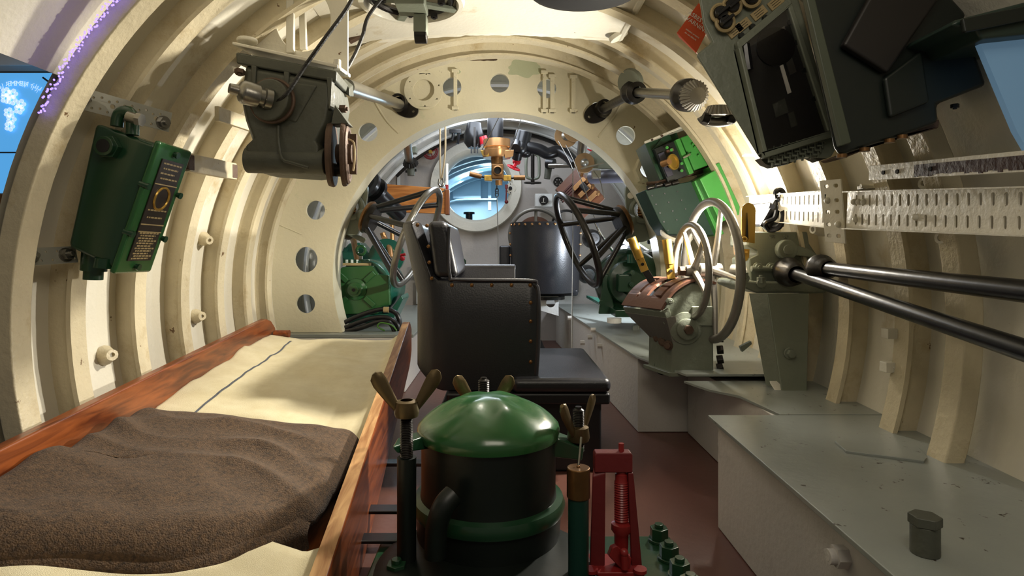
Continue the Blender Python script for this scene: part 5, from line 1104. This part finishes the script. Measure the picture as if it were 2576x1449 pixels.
G().tube([P(1612, 575, 2.38), P(1625, 588, 2.38), P(1645, 590, 2.38)], .012, 10, 4).make('curved_rib', GREY, mR)
G().hexa([P(858, 583, 2.40), P(905, 592, 2.40), P(922, 600, 2.40), P(915, 612, 2.40), P(858, 583, 2.5), P(905, 592, 2.5), P(922, 600, 2.5), P(915, 612, 2.5)]).make('lower_bracket', GREY, mL, bev=.003)
# black tube, board on strings
bt = thing('flanged_black_tube', 'thick black flanged tube slanting behind the left hydroplane wheel', 'tube', P(960, 500, 2.75))
a, b = P(922, 462, 2.55), P(1005, 540, 2.75); d = (b-a).normalized()
G().cyl(a, b, .038, n=24).make('tube_body', BLACK, bt); 
for f in (0, .05): G().cyl(a+d*f, a+d*(f+.016), .062, n=28).make('flange', BLACK, bt)
bd = thing('wooden_board', 'plain oak board with a drop end hung on two cords at left', 'board', P(1030, 500, 2.95))
G().hexa([P(935, 460, 2.95), P(1122, 474, 2.95), P(1122, 538, 2.95), P(950, 532, 2.95)]+[p+V((0,.03,0)) for p in (P(935, 460, 2.95), P(1122, 474, 2.95), P(1122, 538, 2.95), P(950, 532, 2.95))]).make('board_panel', WOOD2, bd, bev=.003)
G().box(P(1119, 540, 2.94), P(1130, 476, 2.94)+V((0,.05,0))).make('end_batten', mat('dark_oak', '7a4420', .4), bd, bev=.004)
for x0, x1 in ((1107, 1108), (1120, 1113)):
    o = G().tube([P(x0, 296, 2.7), P(x0, 380, 2.8), P(x1, 440, 2.88), P(1110, 452, 2.9)], .0042, 8, 5).make('suspension_line', STRING); tag(o, ('left' if x0 == 1107 else 'right')+' one of the two pale cords holding up the oak board', 'cord')
sh = thing('steel_shackle', 'galvanised shackle and ring tying the cords to the oak board', 'shackle', P(1110, 462, 2.9)); G().tube([P(1106, 450, 2.88), P(1104, 462, 2.88), P(1110, 468, 2.88), P(1116, 460, 2.88), P(1114, 448, 2.88)], .006, 8, 4).make('shackle_body', STEEL, sh); G().torus(P(1112, 474, 2.9), (.2,1,0), .016, .003, 24, 6).make('ring', STEEL, sh)
wt = thing('white_tube', 'thin white tube with a red end beside the hanging cords', 'tube', P(1124, 430, 3.0)); G().cyl(P(1124, 412, 3.0), P(1124, 465, 3.0), .0075, n=14).make('tube', PAPER, wt); G().cyl(P(1124, 465, 3.0), P(1124, 476, 3.0), .009, n=14).make('red_end', RED, wt)
# second leather chair
c2_ = thing('leather_chair', 'black studded tub chair seen from behind beyond the bulkhead', 'chair', P(1370, 740, 2.9))
DC2 = 2.85
g = G(); vsx = []; n = 40
x0, x1 = P(1283, 0, DC2).x, P(1468, 0, DC2).x; cxx = (x0+x1)/2; rx = (x1-x0)/2
zt2, zb3 = P(0, 558, DC2).z, P(0, 738, DC2).z
def c2p(u, v, o=0): a = PI+PI*u; k = 1-.045*v; return V((cxx+(rx*k-o)*math.cos(a), DC2+.12+(.16*k-o)*math.sin(a), lerp(zt2, zb3, v)))
g.grid(lambda u, v: c2p(u, v), 40, 8); g.grid(lambda u, v: c2p(u, v, .03), 40, 8)
for v in (0, 1): g.add([c2p(i/40, v, o) for i in range(41) for o in (0, .03)], [(2*i, 2*i+1, 2*i+3, 2*i+2) for i in range(40)])
g.make('tub_back', LEATH, c2_, smooth=60)
G().box(P(1256, 742, DC2+.14), P(1284, 618, DC2+.14)+V((0,.2,0))).make('arm', LEATH, c2_, bev=.01, seg=3)
G().box(P(1290, 745, DC2+.03), P(1455, 728, DC2+.03)+V((0,.2,0))).make('seat_base', LEATH, c2_, bev=.01)
for i in range(13):
    q = c2p(.10+.80*i/12, .035, -.001); a = PI+PI*(.10+.80*i/12); G().lathe(q, (math.cos(a), math.sin(a), 0), [(.0065, 0), (.005, .004), (0, .006)], 8).make('brass_stud', COPPER, c2_)
for k in range(3):
    for s in (.04, .96): q = c2p(s, .15+.16*k, -.001); a = PI+PI*s; G().lathe(q+V((0,-.004,0)), (0, -1, 0), [(.0065, 0), (.005, .004), (0, .006)], 8).make('brass_stud', COPPER, c2_)
G().cyl(P(1375, 745, DC2+.1), P(1375, 752, DC2+.1)+V((0,0,-.0)), .09, n=24).make('swivel_plate', BLACK, c2_)
ln = thing('holed_web_plate', 'white web plate with a round hole under the far leather chair', 'plate', P(1380, 780, 2.9)); 
G().plate([[(P(x, y, 2.9).x, P(x, y, 2.9).z) for x, y in ((1330, 742), (1405, 742), (1405, 795), (1355, 780), (1330, 775))], circ(P(1385, 762, 2.9).x, P(1385, 762, 2.9).z, .022, 20)], V((0, 2.9, 0)), (1,0,0), (0,0,1), .01).make('web', WHITE, ln, bev=.001)
# large aluminium wheel behind the far chair with brown casing
hw = thing('flood_valve_wheel', 'large grey spoked handwheel with brown drum showing above the far leather chair', 'handwheel', P(1348, 590, 3.2))
c = P(1348, 592, 3.2); G().torus(c, (0,1,.15), .140, .011, 56, 10).make('rim', WHEELM, hw)
for k in range(5): a = PI/2+2*PI*k/5; G().cyl(c, c+V((math.cos(a), 0, math.sin(a)))*.138, .009, n=10).make('spoke', WHEELM, hw)
G().lathe(c+V((0,.05,0)), (0,1,0), [(0,0),(.105, 0), (.105, .05), (0,.05)], 40).make('drum', BROWNP, hw); G().cyl(c+V((0,-.02,0)), c+V((0,.05,0)), .025, n=18).make('hub', WHEELM, hw)
w3 = thing('small_dark_wheel', 'small dark wheel partly hidden behind the right hydroplane wheel', 'handwheel', P(1425, 560, 3.2)); G().torus(P(1425, 565, 3.2), (0,1,0), .075, .007, 40, 8).make('rim', DSTEEL, w3); G().cyl(P(1425, 565, 3.2), P(1425, 565, 3.25), .02, n=16).make('hub', BLACK, w3)
# gauge box
gx_ = thing('gauge_box', 'white box with a black round dial on the far bulkhead', 'gauge', P(1367, 500, 3.4)); G().box(P(1346, 520, 3.38), P(1390, 487, 3.38)+V((0,.08,0))).make('case', WHITE, gx_, bev=.003); G().cyl(P(1368, 504, 3.38), P(1368, 504, 3.365), .026, n=28).make('dial', BLACK, gx_)
g = G().bar(P(1368, 498, 3.362), P(1367, 508, 3.362), .003, .002, (0,1,0)).bar(P(1362, 509, 3.362), P(1372, 509, 3.362), .003, .002, (0,0,1)); g.make('dial_mark', PAPER, gx_)
# red valve wheels
def valve_wheel(parent, c, nrm, Rr, m, hubm=None, sp=4):
    u, v, nr = basis(V(nrm)); G().torus(c, nrm, Rr, Rr*.13, 30, 8).make('rim', m, parent)
    for k in range(sp): a = 2*PI*k/sp+.4; G().cyl(c, c+(u*math.cos(a)+v*math.sin(a))*Rr, Rr*.09, n=8).make('spoke', m, parent)
    G().cyl(c-nr*Rr*.2, c+nr*Rr*.3, Rr*.25, n=12).make('hub', hubm or m, parent)
t = thing('red_valve', 'dark red valve wheel with brass hub on the far bulkhead at left', 'valve', P(1083, 382, 3.42)); valve_wheel(t, P(1083, 382, 3.40), (0,-1,0), .040, REDD, BRASS); G().torus(P(1083, 382, 3.40), (0,1,0), .030, .004, 26, 6).make('inner_ring', REDD, t); G().cyl(P(1083, 382, 3.40), P(1083, 382, 3.49), .012, n=12).make('stem', BRASS, t)
t = thing('red_valve', 'bright red handwheel valve hanging from the black elbow right of the periscope', 'valve', P(1295, 420, 3.0)); valve_wheel(t, P(1292, 422, 3.0), (.45,-.35,1), .032, mat('bright_red', 'c0202c', .3)); G().cyl(P(1293, 420, 3.0), P(1299, 408, 3.02), .009, n=12).make('stem', MATS['bright_red'], t); G().cyl(P(1299, 410, 3.02), P(1301, 398, 3.03), .020, n=8).make('gland', MATS['bright_red'], t)
el = thing('black_elbow_valve', 'glossy black elbow valve with bolted flanges right of the periscope', 'valve', P(1310, 370, 3.0))
G().cyl(P(1318, 332, 3.0), P(1308, 372, 3.0), .042, n=22).make('upper_body', BLACK, el, bev=.004); G().ball(P(1308, 372, 3.0), .048, 20, 10).make('elbow', BLACK, el); G().cyl(P(1300, 360, 2.97), P(1297, 372, 2.93), .022, n=14).make('flange', BLACK, el); G().cyl(P(1303, 382, 2.98), P(1300, 400, 3.0), .024, n=14).make('lower_neck', BLACK, el)
G().ball(P(1322, 388, 3.0), .030, 14, 8, (1,1,.6)).make('bolted_flange', BLACK, el)
o = G().tube([P(1318, 368, 3.0), P(1355, 376, 3.0), P(1378, 386, 3.0), P(1405, 380, 3.0), P(1428, 392, 2.98), P(1446, 412, 2.95)], .030, 16, 6).make('black_pipe', BLACK); tag(o, 'thick black pipe running right from the elbow valve', 'pipe')
# black hatch gear left of periscope
t = thing('black_hatch_gear', 'glossy black cast gear hanging left of the periscope tube', 'fitting', P(1192, 340, 3.0)); G().lathe(P(1192, 310, 3.0), (0,0,-1), [(0,0),(.036, 0), (.042, .03), (.052, .06), (.048, .10), (.03, .125), (0,.125)], 24).make('casting', BLACK, t); G().bar(P(1194, 320, 2.93), P(1194, 385, 2.93), .010, .008, (0,1,0)).make('lever', DSTEEL, t)
for x in (1186, 1201): G().bar(P(x, 368, 2.95), P(x, 386, 2.95), .008, .008).make('fork', BLACK, t)
G().cyl(P(1213, 345, 2.98), P(1219, 362, 2.98), .024, n=14).make('red_cap', MATS['bright_red'], t)
for x, lab in ((1138, 'left'), (1152, 'right')):
    t = thing('black_hook', lab+' one of the two small black hooks under the dark rail', 'hook', P(x, 340, 3.1)); G().tube([P(x, 326, 3.1), P(x+2, 340, 3.1), P(x-1, 352 if x < 1150 else 362, 3.1)], .008, 8, 4).make('hook_bar', BLACK, t); G().box(P(x-8, 335, 3.09), P(x+8, 325, 3.09)+V((0,.03,0))).make('hook_block', BLACK, t, bev=.002)
# hanging gear shaft on the left
t = thing('hanging_gear_shaft', 'grey shaft with a small toothed gear hanging at left of the control room', 'shaft', P(1025, 400, 2.9)); G().cyl(P(1022, 340, 2.7), P(1030, 408, 2.95), .020, n=18).make('shaft', STEEL, t); bevel_gear(P(1033, 412, 2.95), V((0,-.7,.7)), .038, .030, .02, 18, 'gear', t, DSTEEL); G().cyl(P(1033, 418, 2.95), P(1034, 442, 2.95), .022, .017, n=14).make('nose', GREYD, t); G().bar(P(1020, 432, 2.95), P(1048, 428, 2.95), .010, .012).make('cross_arm', DSTEEL, t); G().box(P(1032, 384, 2.99), P(1046, 368, 2.99)+V((0,.06,0))).make('support', GREY, t, bev=.002)
# pulleys
for i, (x, y, D, rr, lab) in enumerate(((1424, 342, 2.75, 29, 'tan fibre pulley, the left one of the overlapping pair by the opening edge'), (1444, 330, 2.72, 26, 'tan fibre pulley, the right one of the overlapping pair by the opening edge'), (1470, 410, 2.65, 25, 'tan fibre pulley below the overlapping pair, on a grey bracket'))):
    t = thing('fibre_pulley', lab, 'pulley', P(x, y, D)); q = P(x, y, D); R_ = rr*D/F
    G().lathe(q, (0,1,0), [(0,-.006), (R_, -.006), (R_*.93, 0), (R_, .006), (0,.006)], 40).make('disc', mat('fibre_board', '8a6a44', .5, var=.12), t); G().lathe(q+V((0,-.006,0)), (0,-1,0), [(R_*.42, 0), (R_*.42, .004), (R_*.30, .006), (R_*.16, .012), (0, .012)], 24).make('steel_hub', STEEL, t)
t = thing('pulley_bracket', 'grey plate bracket with steel strap holding the lowest fibre pulley', 'bracket', P(1500, 400, 2.62)); G().prism([P(1470, 398, 2.67), P(1492, 376, 2.67), P(1560, 400, 2.62), P(1545, 425, 2.62), P(1480, 424, 2.67)], (0,.012,0)).make('plate', GREY, t, bev=.002); G().bar(P(1462, 424, 2.63), P(1520, 410, 2.60), .010, .006).make('strap', STEEL, t); G().box(P(1490, 448, 2.6), P(1512, 428, 2.6)+V((0,.03,0))).make('steel_clip', STEEL, t, bev=.003)
t = thing('small_red_wheel', 'small red valve wheel above the grey pulley bracket', 'valve', P(1487, 382, 2.75)); valve_wheel(t, P(1490, 380, 2.74), (.4,-.3,1), .022, MATS['bright_red'])
for pts, lab in (([P(1424, 365, 2.72), P(1450, 420, 2.6), P(1500, 560, 2.5)], 'control wire slanting from the left fibre pulley'), ([P(1405, 355, 2.72), P(1430, 400, 2.65), P(1441, 425, 2.6)], 'control wire running beside the black pipe end'), ([P(1494, 430, 2.6), P(1510, 455, 2.6), P(1520, 500, 2.6)], 'thin dark wire hanging from the pulley clip')):
    o = G().tube(pts, .0022, 6, 4).make('control_wire', WIRE); tag(o, lab, 'wire')
for a, b, rr, m, nm, lab in ((P(1470, 320, 2.75), P(1462, 392, 2.8), .022, STEEL, 'steel_pipe', 'short shiny steel pipe between the fibre pulleys'), (P(1490, 446, 2.75), P(1600, 440, 2.5), .030, mat('slate_paint', '4a4a54', .35), 'slate_pipe', 'slate grey pipe running to the opening edge at right'), (P(1382, 417, 3.1), P(1440, 416, 3.0), .012, STEEL, 'steel_rod', 'level steel rod below the thick black pipe')):
    o = G().cyl(a, b, rr, n=18).make(nm, m); tag(o, lab, 'pipe')
# stirrup valve with wheel, bronze pump, switch gear
t = thing('stirrup_valve', 'grey stirrup valve with a level dark handwheel right of the red valve', 'valve', P(1340, 420, 3.2))
for s in (-1, 1): G().tube([P(1340+s*3, 388, 3.2), P(1340+s*15, 396, 3.2), P(1340+s*16, 440, 3.2), P(1340+s*8, 449, 3.2), P(1340, 450, 3.2)], .008, 8, 4).make('yoke_arm', GREY, t)
G().cyl(P(1340, 385, 3.2), P(1340, 458, 3.2), .010, n=12).make('spindle', DSTEEL, t); valve_wheel(t, P(1340, 460, 3.2), (0,-.15,1), .042, DSTEEL)
t = thing('grey_valve_body', 'small grey valve body with dark collar below the black pipe', 'valve', P(1382, 430, 3.2)); G().cyl(P(1384, 395, 3.2), P(1376, 450, 3.2), .022, .017, n=16).make('body', GREYD, t); G().cyl(P(1376, 410, 3.18), P(1394, 412, 3.16), .028, n=18).make('collar', BLACK, t)
t = thing('strainer_rose', 'round black perforated strainer on the far bulkhead', 'strainer', P(1404, 458, 3.46)); G().plate([circ(0, 0, .028, 28)]+[circ(.015*math.cos(a), .015*math.sin(a), .0045, 8) for a in [PI/3*k for k in range(6)]], P(1404, 458, 3.46), (1,0,0), (0,0,1), .01).make('rose', DSTEEL, t)
sw = thing('copper_switchgear', 'open switchgear with copper contacts and brown blocks at the right of the control room', 'switchgear', P(1460, 480, 2.9))
e3 = (P(1500, 500, 2.8)-P(1440, 430, 2.9)).normalized(); e4 = (P(1400, 480, 2.95)-P(1440, 440, 2.9)).normalized()
o = P(1452, 440, 2.9)
def sg(a, b, c, d, h0, h1): return G().hexa([o+e3*a+e4*c+V((0,h0,0)), o+e3*b+e4*c+V((0,h0,0)), o+e3*b+e4*d+V((0,h0,0)), o+e3*a+e4*d+V((0,h0,0)), o+e3*a+e4*c+V((0,h1,0)), o+e3*b+e4*c+V((0,h1,0)), o+e3*b+e4*d+V((0,h1,0)), o+e3*a+e4*d+V((0,h1,0))])
sg(-.03, .20, -.03, .13, 0, .05).make('backing', BROWNP, sw, bev=.002)
for i in range(4): sg(.01+.012*i, .02+.012*i, .05, .15, -.04, 0).make('brown_block', mat('bakelite', '4a2a24', .35), sw, bev=.002)
for i in range(3): sg(.03+.05*i, .055+.05*i, -.01, .07, -.05, -.01).make('copper_contact', COPPER, sw, bev=.002)
sg(.05, .10, .01, .04, -.07, -.04).make('black_fuse', BLACK, sw, bev=.004)
for i in range(4): q = o+e3*(.02+.045*i)+e4*(-.005)+V((0,-.05,0)); G().cyl(q, q+V((.0,-.02,.01)), .008, n=10).make('terminal', COPPER, sw)
# hatch details
t = thing('hatch_lid_fitting', 'pale round bolted fitting inside the far hatch at right', 'fitting', P(1287, 472, 3.5)); q = P(1286, 474, 3.47); G().lathe(q, (-.5,-1,0), [(0,.008),(.032, .008), (.036, .0), (0,0)], 28).make('flange', CREAM, t); G().cyl(q+V((-.005,-.010,0)), q+V((-.006,-.013,0)), .011, n=14).make('bore', BLACKM, t)
for k in range(8): a = PI/4*k; p = q+V((.025*math.cos(a)-.004, -.010, .025*math.sin(a))); G().cyl(p, p+V((-.001,-.003,0)), .0028, n=6).make('bolt', BLACK, t)
t = thing('red_lever', 'small red lever with ball end at the right side of the far hatch', 'lever', P(1274, 490, 3.4)); G().box(P(1270, 474, 3.42), P(1278, 464, 3.42)+V((0,.02,0))).make('block', REDD, t, bev=.002); G().cyl(P(1274, 474, 3.41), P(1273, 505, 3.41), .004, n=8).make('arm', REDD, t); G().ball(P(1274, 508, 3.41), .011, 12, 8).make('ball', REDD, t)
t = thing('green_pedal_bracket', 'dark green foot bracket with copper pipe on the white panel beside the chair', 'bracket', P(1150, 655, 3.2)); G().prism([P(1130, 664, 3.2), P(1142, 632, 3.2), P(1150, 632, 3.2), P(1172, 655, 3.2), P(1172, 664, 3.2)], (0,.02,0)).make('plate', GREEND, t, bev=.003); G().cyl(P(1124, 628, 3.17), P(1148, 658, 3.17), .007, n=10).make('pipe', COPPER, t)
for x in (978, 1003): o = G().box(P(x-4, 468, 3.48), P(x+4, 440, 3.48)).make('slotted_strap', WHITE, bev=.001); o2 = o; tag(o, ('left' if x < 990 else 'right')+' one of the short white straps above the oak board', 'strap')
# overhead rails on the far ring
t = thing('dark_overhead_rail', 'dark brown pipe rail curving round the top of the far bulkhead', 'rail', W(-.1, 3.4, .7)); G().tube([ring(3.40, .80, rad(a)) for a in range(62, 140, 3)], .012, 8).make('pipe', DSTEEL, t)
for a0, a1, lab in ((112, 150, 'white lower pipe following the hull left of the periscope'), (114, 152, 'white upper pipe following the hull left of the periscope')):
    o = G().tube([ring(3.0 if a0 == 112 else 3.2, .775, rad(a)) for a in range(a0, a1, 3)], .012, 8).make('white_conduit', WHITE); tag(o, lab, 'pipe')
# green motor on the left
gm = thing('green_motor', 'green cast motor with a square ribbed end cover at left of the control room', 'motor', P(905, 790, 2.5))
DM = 2.42
cM = P(896, 728, DM)
oc = [(836, 692), (850, 688), (858, 672), (938, 668), (952, 690), (978, 692), (982, 768), (960, 772), (950, 790), (860, 792), (850, 778), (840, 776)]
G().prism([P(x, y, DM) for x, y in oc], (0, .035, 0)).make('end_cover', GREEN, gm, bev=.006, seg=3)
G().lathe(cM+V((.02,.03,0)), (0.12,1,0), [(0,0),(.118, 0), (.122, .01), (.122, .20), (.10, .23), (0,.23)], 44).make('barrel', GREENT, gm)
for sx, sy in ((-1,-1),(1,-1),(-1,1),(1,1)): G().bar(cM+V((sx*.035, -.004, sy*.032)), cM+V((sx*.075, -.004, sy*.068)), .022, .012, (0,1,0)).make('diagonal_rib', GREEN, gm, bev=.004)
G().lathe(cM, (0,-1,0), [(.045, 0), (.043, .008), (.030, .012), (.028, .030), (0, .030)], 30).make('bearing_boss', GREEN, gm); G().hexn(cM+V((0,-.030,0)), (0,-1,0), .020, .012).make('boss_nut', GREEN, gm, bev=.001); G().cyl(cM+V((0,-.042,0)), cM+V((0,-.0435,0)), .007, n=14).make('bore', BLACKM, gm)
G().torus(P(908, 630, DM+.05), (.1,1,0), .018, .006, 26, 8).make('lifting_eye', GREEN, gm); G().cyl(P(908, 644, DM+.05), P(908, 662, DM+.05), .008, n=10).make('eye_stem', STEEL, gm)
for x in (871, 884, 898, 912, 925): G().hexn(P(x, 664, DM+.04), (0,0,1), .011, .018).make('top_bolt', GREEN, gm)
G().box(P(862, 668, DM+.01), P(932, 662, DM+.01)+V((0,.12,0))).make('top_gasket', OLDPL, gm)
G().prism([P(x, y, DM+.02) for x, y in ((845, 790), (975, 790), (1010, 742), (1014, 752), (985, 812), (850, 815))], (0, .16, 0)).make('bed_frame', GREENT, gm, bev=.003)
g2 = thing('teal_gear_casing', 'teal green gear casing behind the green motor', 'casing', P(900, 640, 2.9)); G().prism([P(x, y, 2.85) for x, y in ((862, 668), (860, 632), (878, 612), (905, 610), (930, 640), (935, 668))], (0, .12, 0)).make('casing', GREENT, g2, bev=.005); G().lathe(P(972, 645, 2.85), (0,1,0), [(0,0),(.085, 0), (.085, .03), (.05, .06), (0,.06)], 40).make('round_cover', GREENT, g2); G().bolt(P(871, 628, 2.85), (0,-1,0), .012).make('bolt', GREENT, g2)
for pts, rr, lab in (([P(852, 578, 2.45), P(875, 590, 2.5), P(888, 602, 2.6), P(894, 630, 2.7), P(898, 650, 2.75)], .013, 'copper pipe bending down behind the left wheel mount'), ([P(962, 585, 2.9), P(968, 600, 2.9), P(980, 625, 2.85), P(984, 650, 2.8)], .014, 'copper pipe rising behind the left wheel spokes'), ([P(985, 545, 3.0), P(987, 600, 3.0), P(985, 640, 3.0)], .012, 'straight copper pipe behind the left wheel')):
    o = G().tube(pts, rr, 12, 5).make('copper_pipe', COPPER); tag(o, lab, 'pipe')
t = thing('copper_union', 'copper pipe union at the left edge of the opening', 'union', P(860, 580, 2.45)); G().lathe(P(862, 582, 2.48), (-.3,-1,.2), [(0,-.05),(.026,-.05), (.030, -.01), (.030, .01), (.024, .02), (.020, .02), (.020,-.02)], 20).make('union_nut', BRONZE, t)
t = thing('red_cock', 'small red cock handle between the wheel spokes at left', 'valve', P(1010, 650, 2.6)); G().cyl(P(1004, 643, 2.6), P(1020, 640, 2.6), .006, n=10).make('handle', MATS['bright_red'], t); G().ball(P(1012, 650, 2.6), .012, 12, 8).make('knob', MATS['bright_red'], t)
for k, (pts, lab) in enumerate((([P(848, 822, 2.32), P(890, 800, 2.32), P(930, 785, 2.32), P(968, 778, 2.32), P(998, 790, 2.32), P(1008, 825, 2.32)], 'thick black cable arching highest over the rear tray'), ([P(850, 832, 2.30), P(900, 812, 2.30), P(940, 800, 2.30), P(975, 800, 2.30), P(998, 815, 2.30), P(1003, 834, 2.30)], 'thick black cable in the middle of the bundle on the rear tray'), ([P(860, 836, 2.29), P(910, 824, 2.29), P(950, 810, 2.29), P(980, 812, 2.29), P(994, 836, 2.29)], 'thick black cable lowest in the bundle on the rear tray'))):
    o = G().tube(pts, .0095, 10, 5).make('power_cable', BLACK); tag(o, lab, 'cable')
o = G().tube([P(968, 832, 2.28), P(950, 822, 2.28), P(958, 812, 2.28), P(985, 818, 2.28), P(998, 832, 2.28)], .003, 8, 4).make('green_wire', mat('green_wire', '4a7a2c', .5)); tag(o, 'thin green earth wire looping among the black cables', 'wire')
t = thing('cable_tag', 'cream tag wrapped round the upper black cable', 'tag', P(972, 778, 2.31)); G().cyl(P(965, 779, 2.31), P(978, 779, 2.31), .0115, n=14).make('sleeve', OLDPL, t)
# motor on the right tray
rm = thing('green_pump_motor', 'dark green round motor on a bolted frame on the right tray', 'motor', P(1570, 790, 2.35))
c = P(1580, 710, 2.36); G().lathe(c, (.25,1,0), [(0,-.02),(.10,-.02),(.125, 0), (.135, .02), (.135, .14), (.11, .17), (0,.17)], 48).make('barrel', GREEND, rm)
G().lathe(c+V((0,-.02,0)), (.1,-1,0), [(.09, 0), (.085, .02), (.05, .03), (.045, .05), (0, .05)], 36).make('end_bell', GREEND, rm)
G().hexa([P(1505, 790, 2.33), P(1548, 790, 2.33), P(1530, 690, 2.33), P(1518, 690, 2.33)]+[p+V((.02,.10,0)) for p in (P(1505, 790, 2.33), P(1548, 790, 2.33), P(1530, 690, 2.33), P(1518, 690, 2.33))]).make('support_foot', GREEND, rm, bev=.004)
G().hexa([P(1475, 742, 2.75), P(1515, 765, 2.55), P(1548, 780, 2.25), P(1660, 782, 2.25), P(1475, 750, 2.75), P(1515, 772, 2.55), P(1546, 797, 2.25), P(1660, 800, 2.25)]).make('front_rail', GREENT, rm, bev=.002)
G().box(P(1548, 798, 2.20), P(1660, 780, 2.20)+V((0,.20,0))).make('bed_frame', GREEND, rm, bev=.003)
G().cyl(P(1545, 812, 2.16), P(1545, 800, 2.16), .026, n=20).make('pad', WHITE, rm); G().box(P(1556, 735, 2.25), P(1590, 690, 2.25)+V((0,.05,0))).make('terminal_box', GREEND, rm, bev=.004); G().cyl(P(1588, 662, 2.27), P(1588, 640, 2.27), .016, n=12).make('top_lug', GREENT, rm)
for x, y in ((1590, 685), (1588, 715), (1582, 760), (1512, 762)): G().bolt(P(x, y, 2.24 if x > 1550 else 2.32), (0,-1,0), .010).make('bolt', GREEND, rm)
# lamps beyond
lp_ = thing('work_lamp', 'black work lamp with two glowing lenses beyond the bulkhead at right', 'lamp', P(1585, 630, 2.66)); 
for x, y in ((1571, 605), (1566, 625)):
    G().lathe(P(x+8, y+2, 2.68), (-.8,-.5,-.1), [(0,-.03), (.018, -.02), (.026, .012), (.022, .014)], 20).make('lamp_head', BLACK, lp_); G().cyl(P(x+8, y+2, 2.68)+V((-.8,-.5,-.1))*.010, P(x+8, y+2, 2.68)+V((-.8,-.5,-.1))*.013, .019, n=18).make('lens', LAMPE, lp_)
G().tube([P(1590, 602, 2.68), P(1600, 615, 2.68), P(1596, 640, 2.68)], .010, 8, 4).make('lamp_arm', BLACK, lp_)
o = G().hexa([P(1608, 612, 2.5), P(1625, 596, 2.5), P(1650, 610, 2.5), P(1635, 630, 2.5)]+[p+V((0,.05,.0)) for p in (P(1608, 612, 2.5), P(1625, 596, 2.5), P(1650, 610, 2.5), P(1635, 630, 2.5))]).make('white_adaptor', PAPER, bev=.003); tag(o, 'white plug adaptor box beside the work lamp', 'adaptor')
o = G().tube([P(1637, 560, 2.45), P(1636, 585, 2.45), P(1632, 612, 2.47)], .008, 8, 4).make('lamp_flex', BLACK); tag(o, 'black flex dropping to the white adaptor box', 'cable')
t = thing('dark_green_chest', 'dark green chest behind the brass levers on the right', 'chest', P(1640, 680, 2.5)); G().box(P(1608, 700, 2.52), P(1660, 655, 2.52)+V((0,.12,0))).make('chest_body', GREEND, t, bev=.004); G().cyl(P(1600, 640, 2.55), P(1660, 642, 2.5), .014, n=14).make('cross_pipe', DSTEEL, t)
o = G().tube([P(1498, 560, 2.62), P(1512, 590, 2.6), P(1535, 622, 2.6), P(1555, 650, 2.6)], .006, 8, 5).make('steel_conduit', CHROME); tag(o, 'bright curved steel conduit behind the right wheel spokes', 'conduit')
for x, y, D, lab in ((1490, 600, 3.1, 'dark round fitting behind the lower right wheel spokes'), (1478, 690, 3.1, 'dark drum fitting low beside the far leather chair')):
    t = thing('dark_fitting', lab, 'fitting', P(x, y, D)); G().lathe(P(x, y, D), (0,-1,0), [(0,.05), (.03,.05), (.045, .02), (.05, -.03), (0,-.03)], 24).make('drum', BLACK, t); G().cyl(P(x, y, D)+V((0,-.05,0)), P(x, y, D)+V((0,-.06,0)), .02, n=12).make('cap', DSTEEL, t)
for k in range(3):
    t = thing('wall_pipe', ('pale pipe nearest the opening edge along the right hull', 'middle pale pipe along the right hull behind the wheel', 'farthest pale pipe along the right hull behind the wheel')[k], 'pipe', W(.7, 2.9, .1)); G().tube([ring(2.5+.2*k, .775, rad(a)) for a in range(-8, 34-4*k, 3)], .010, 8).make('pipe_run', WHITE if k != 1 else RIBC, t)
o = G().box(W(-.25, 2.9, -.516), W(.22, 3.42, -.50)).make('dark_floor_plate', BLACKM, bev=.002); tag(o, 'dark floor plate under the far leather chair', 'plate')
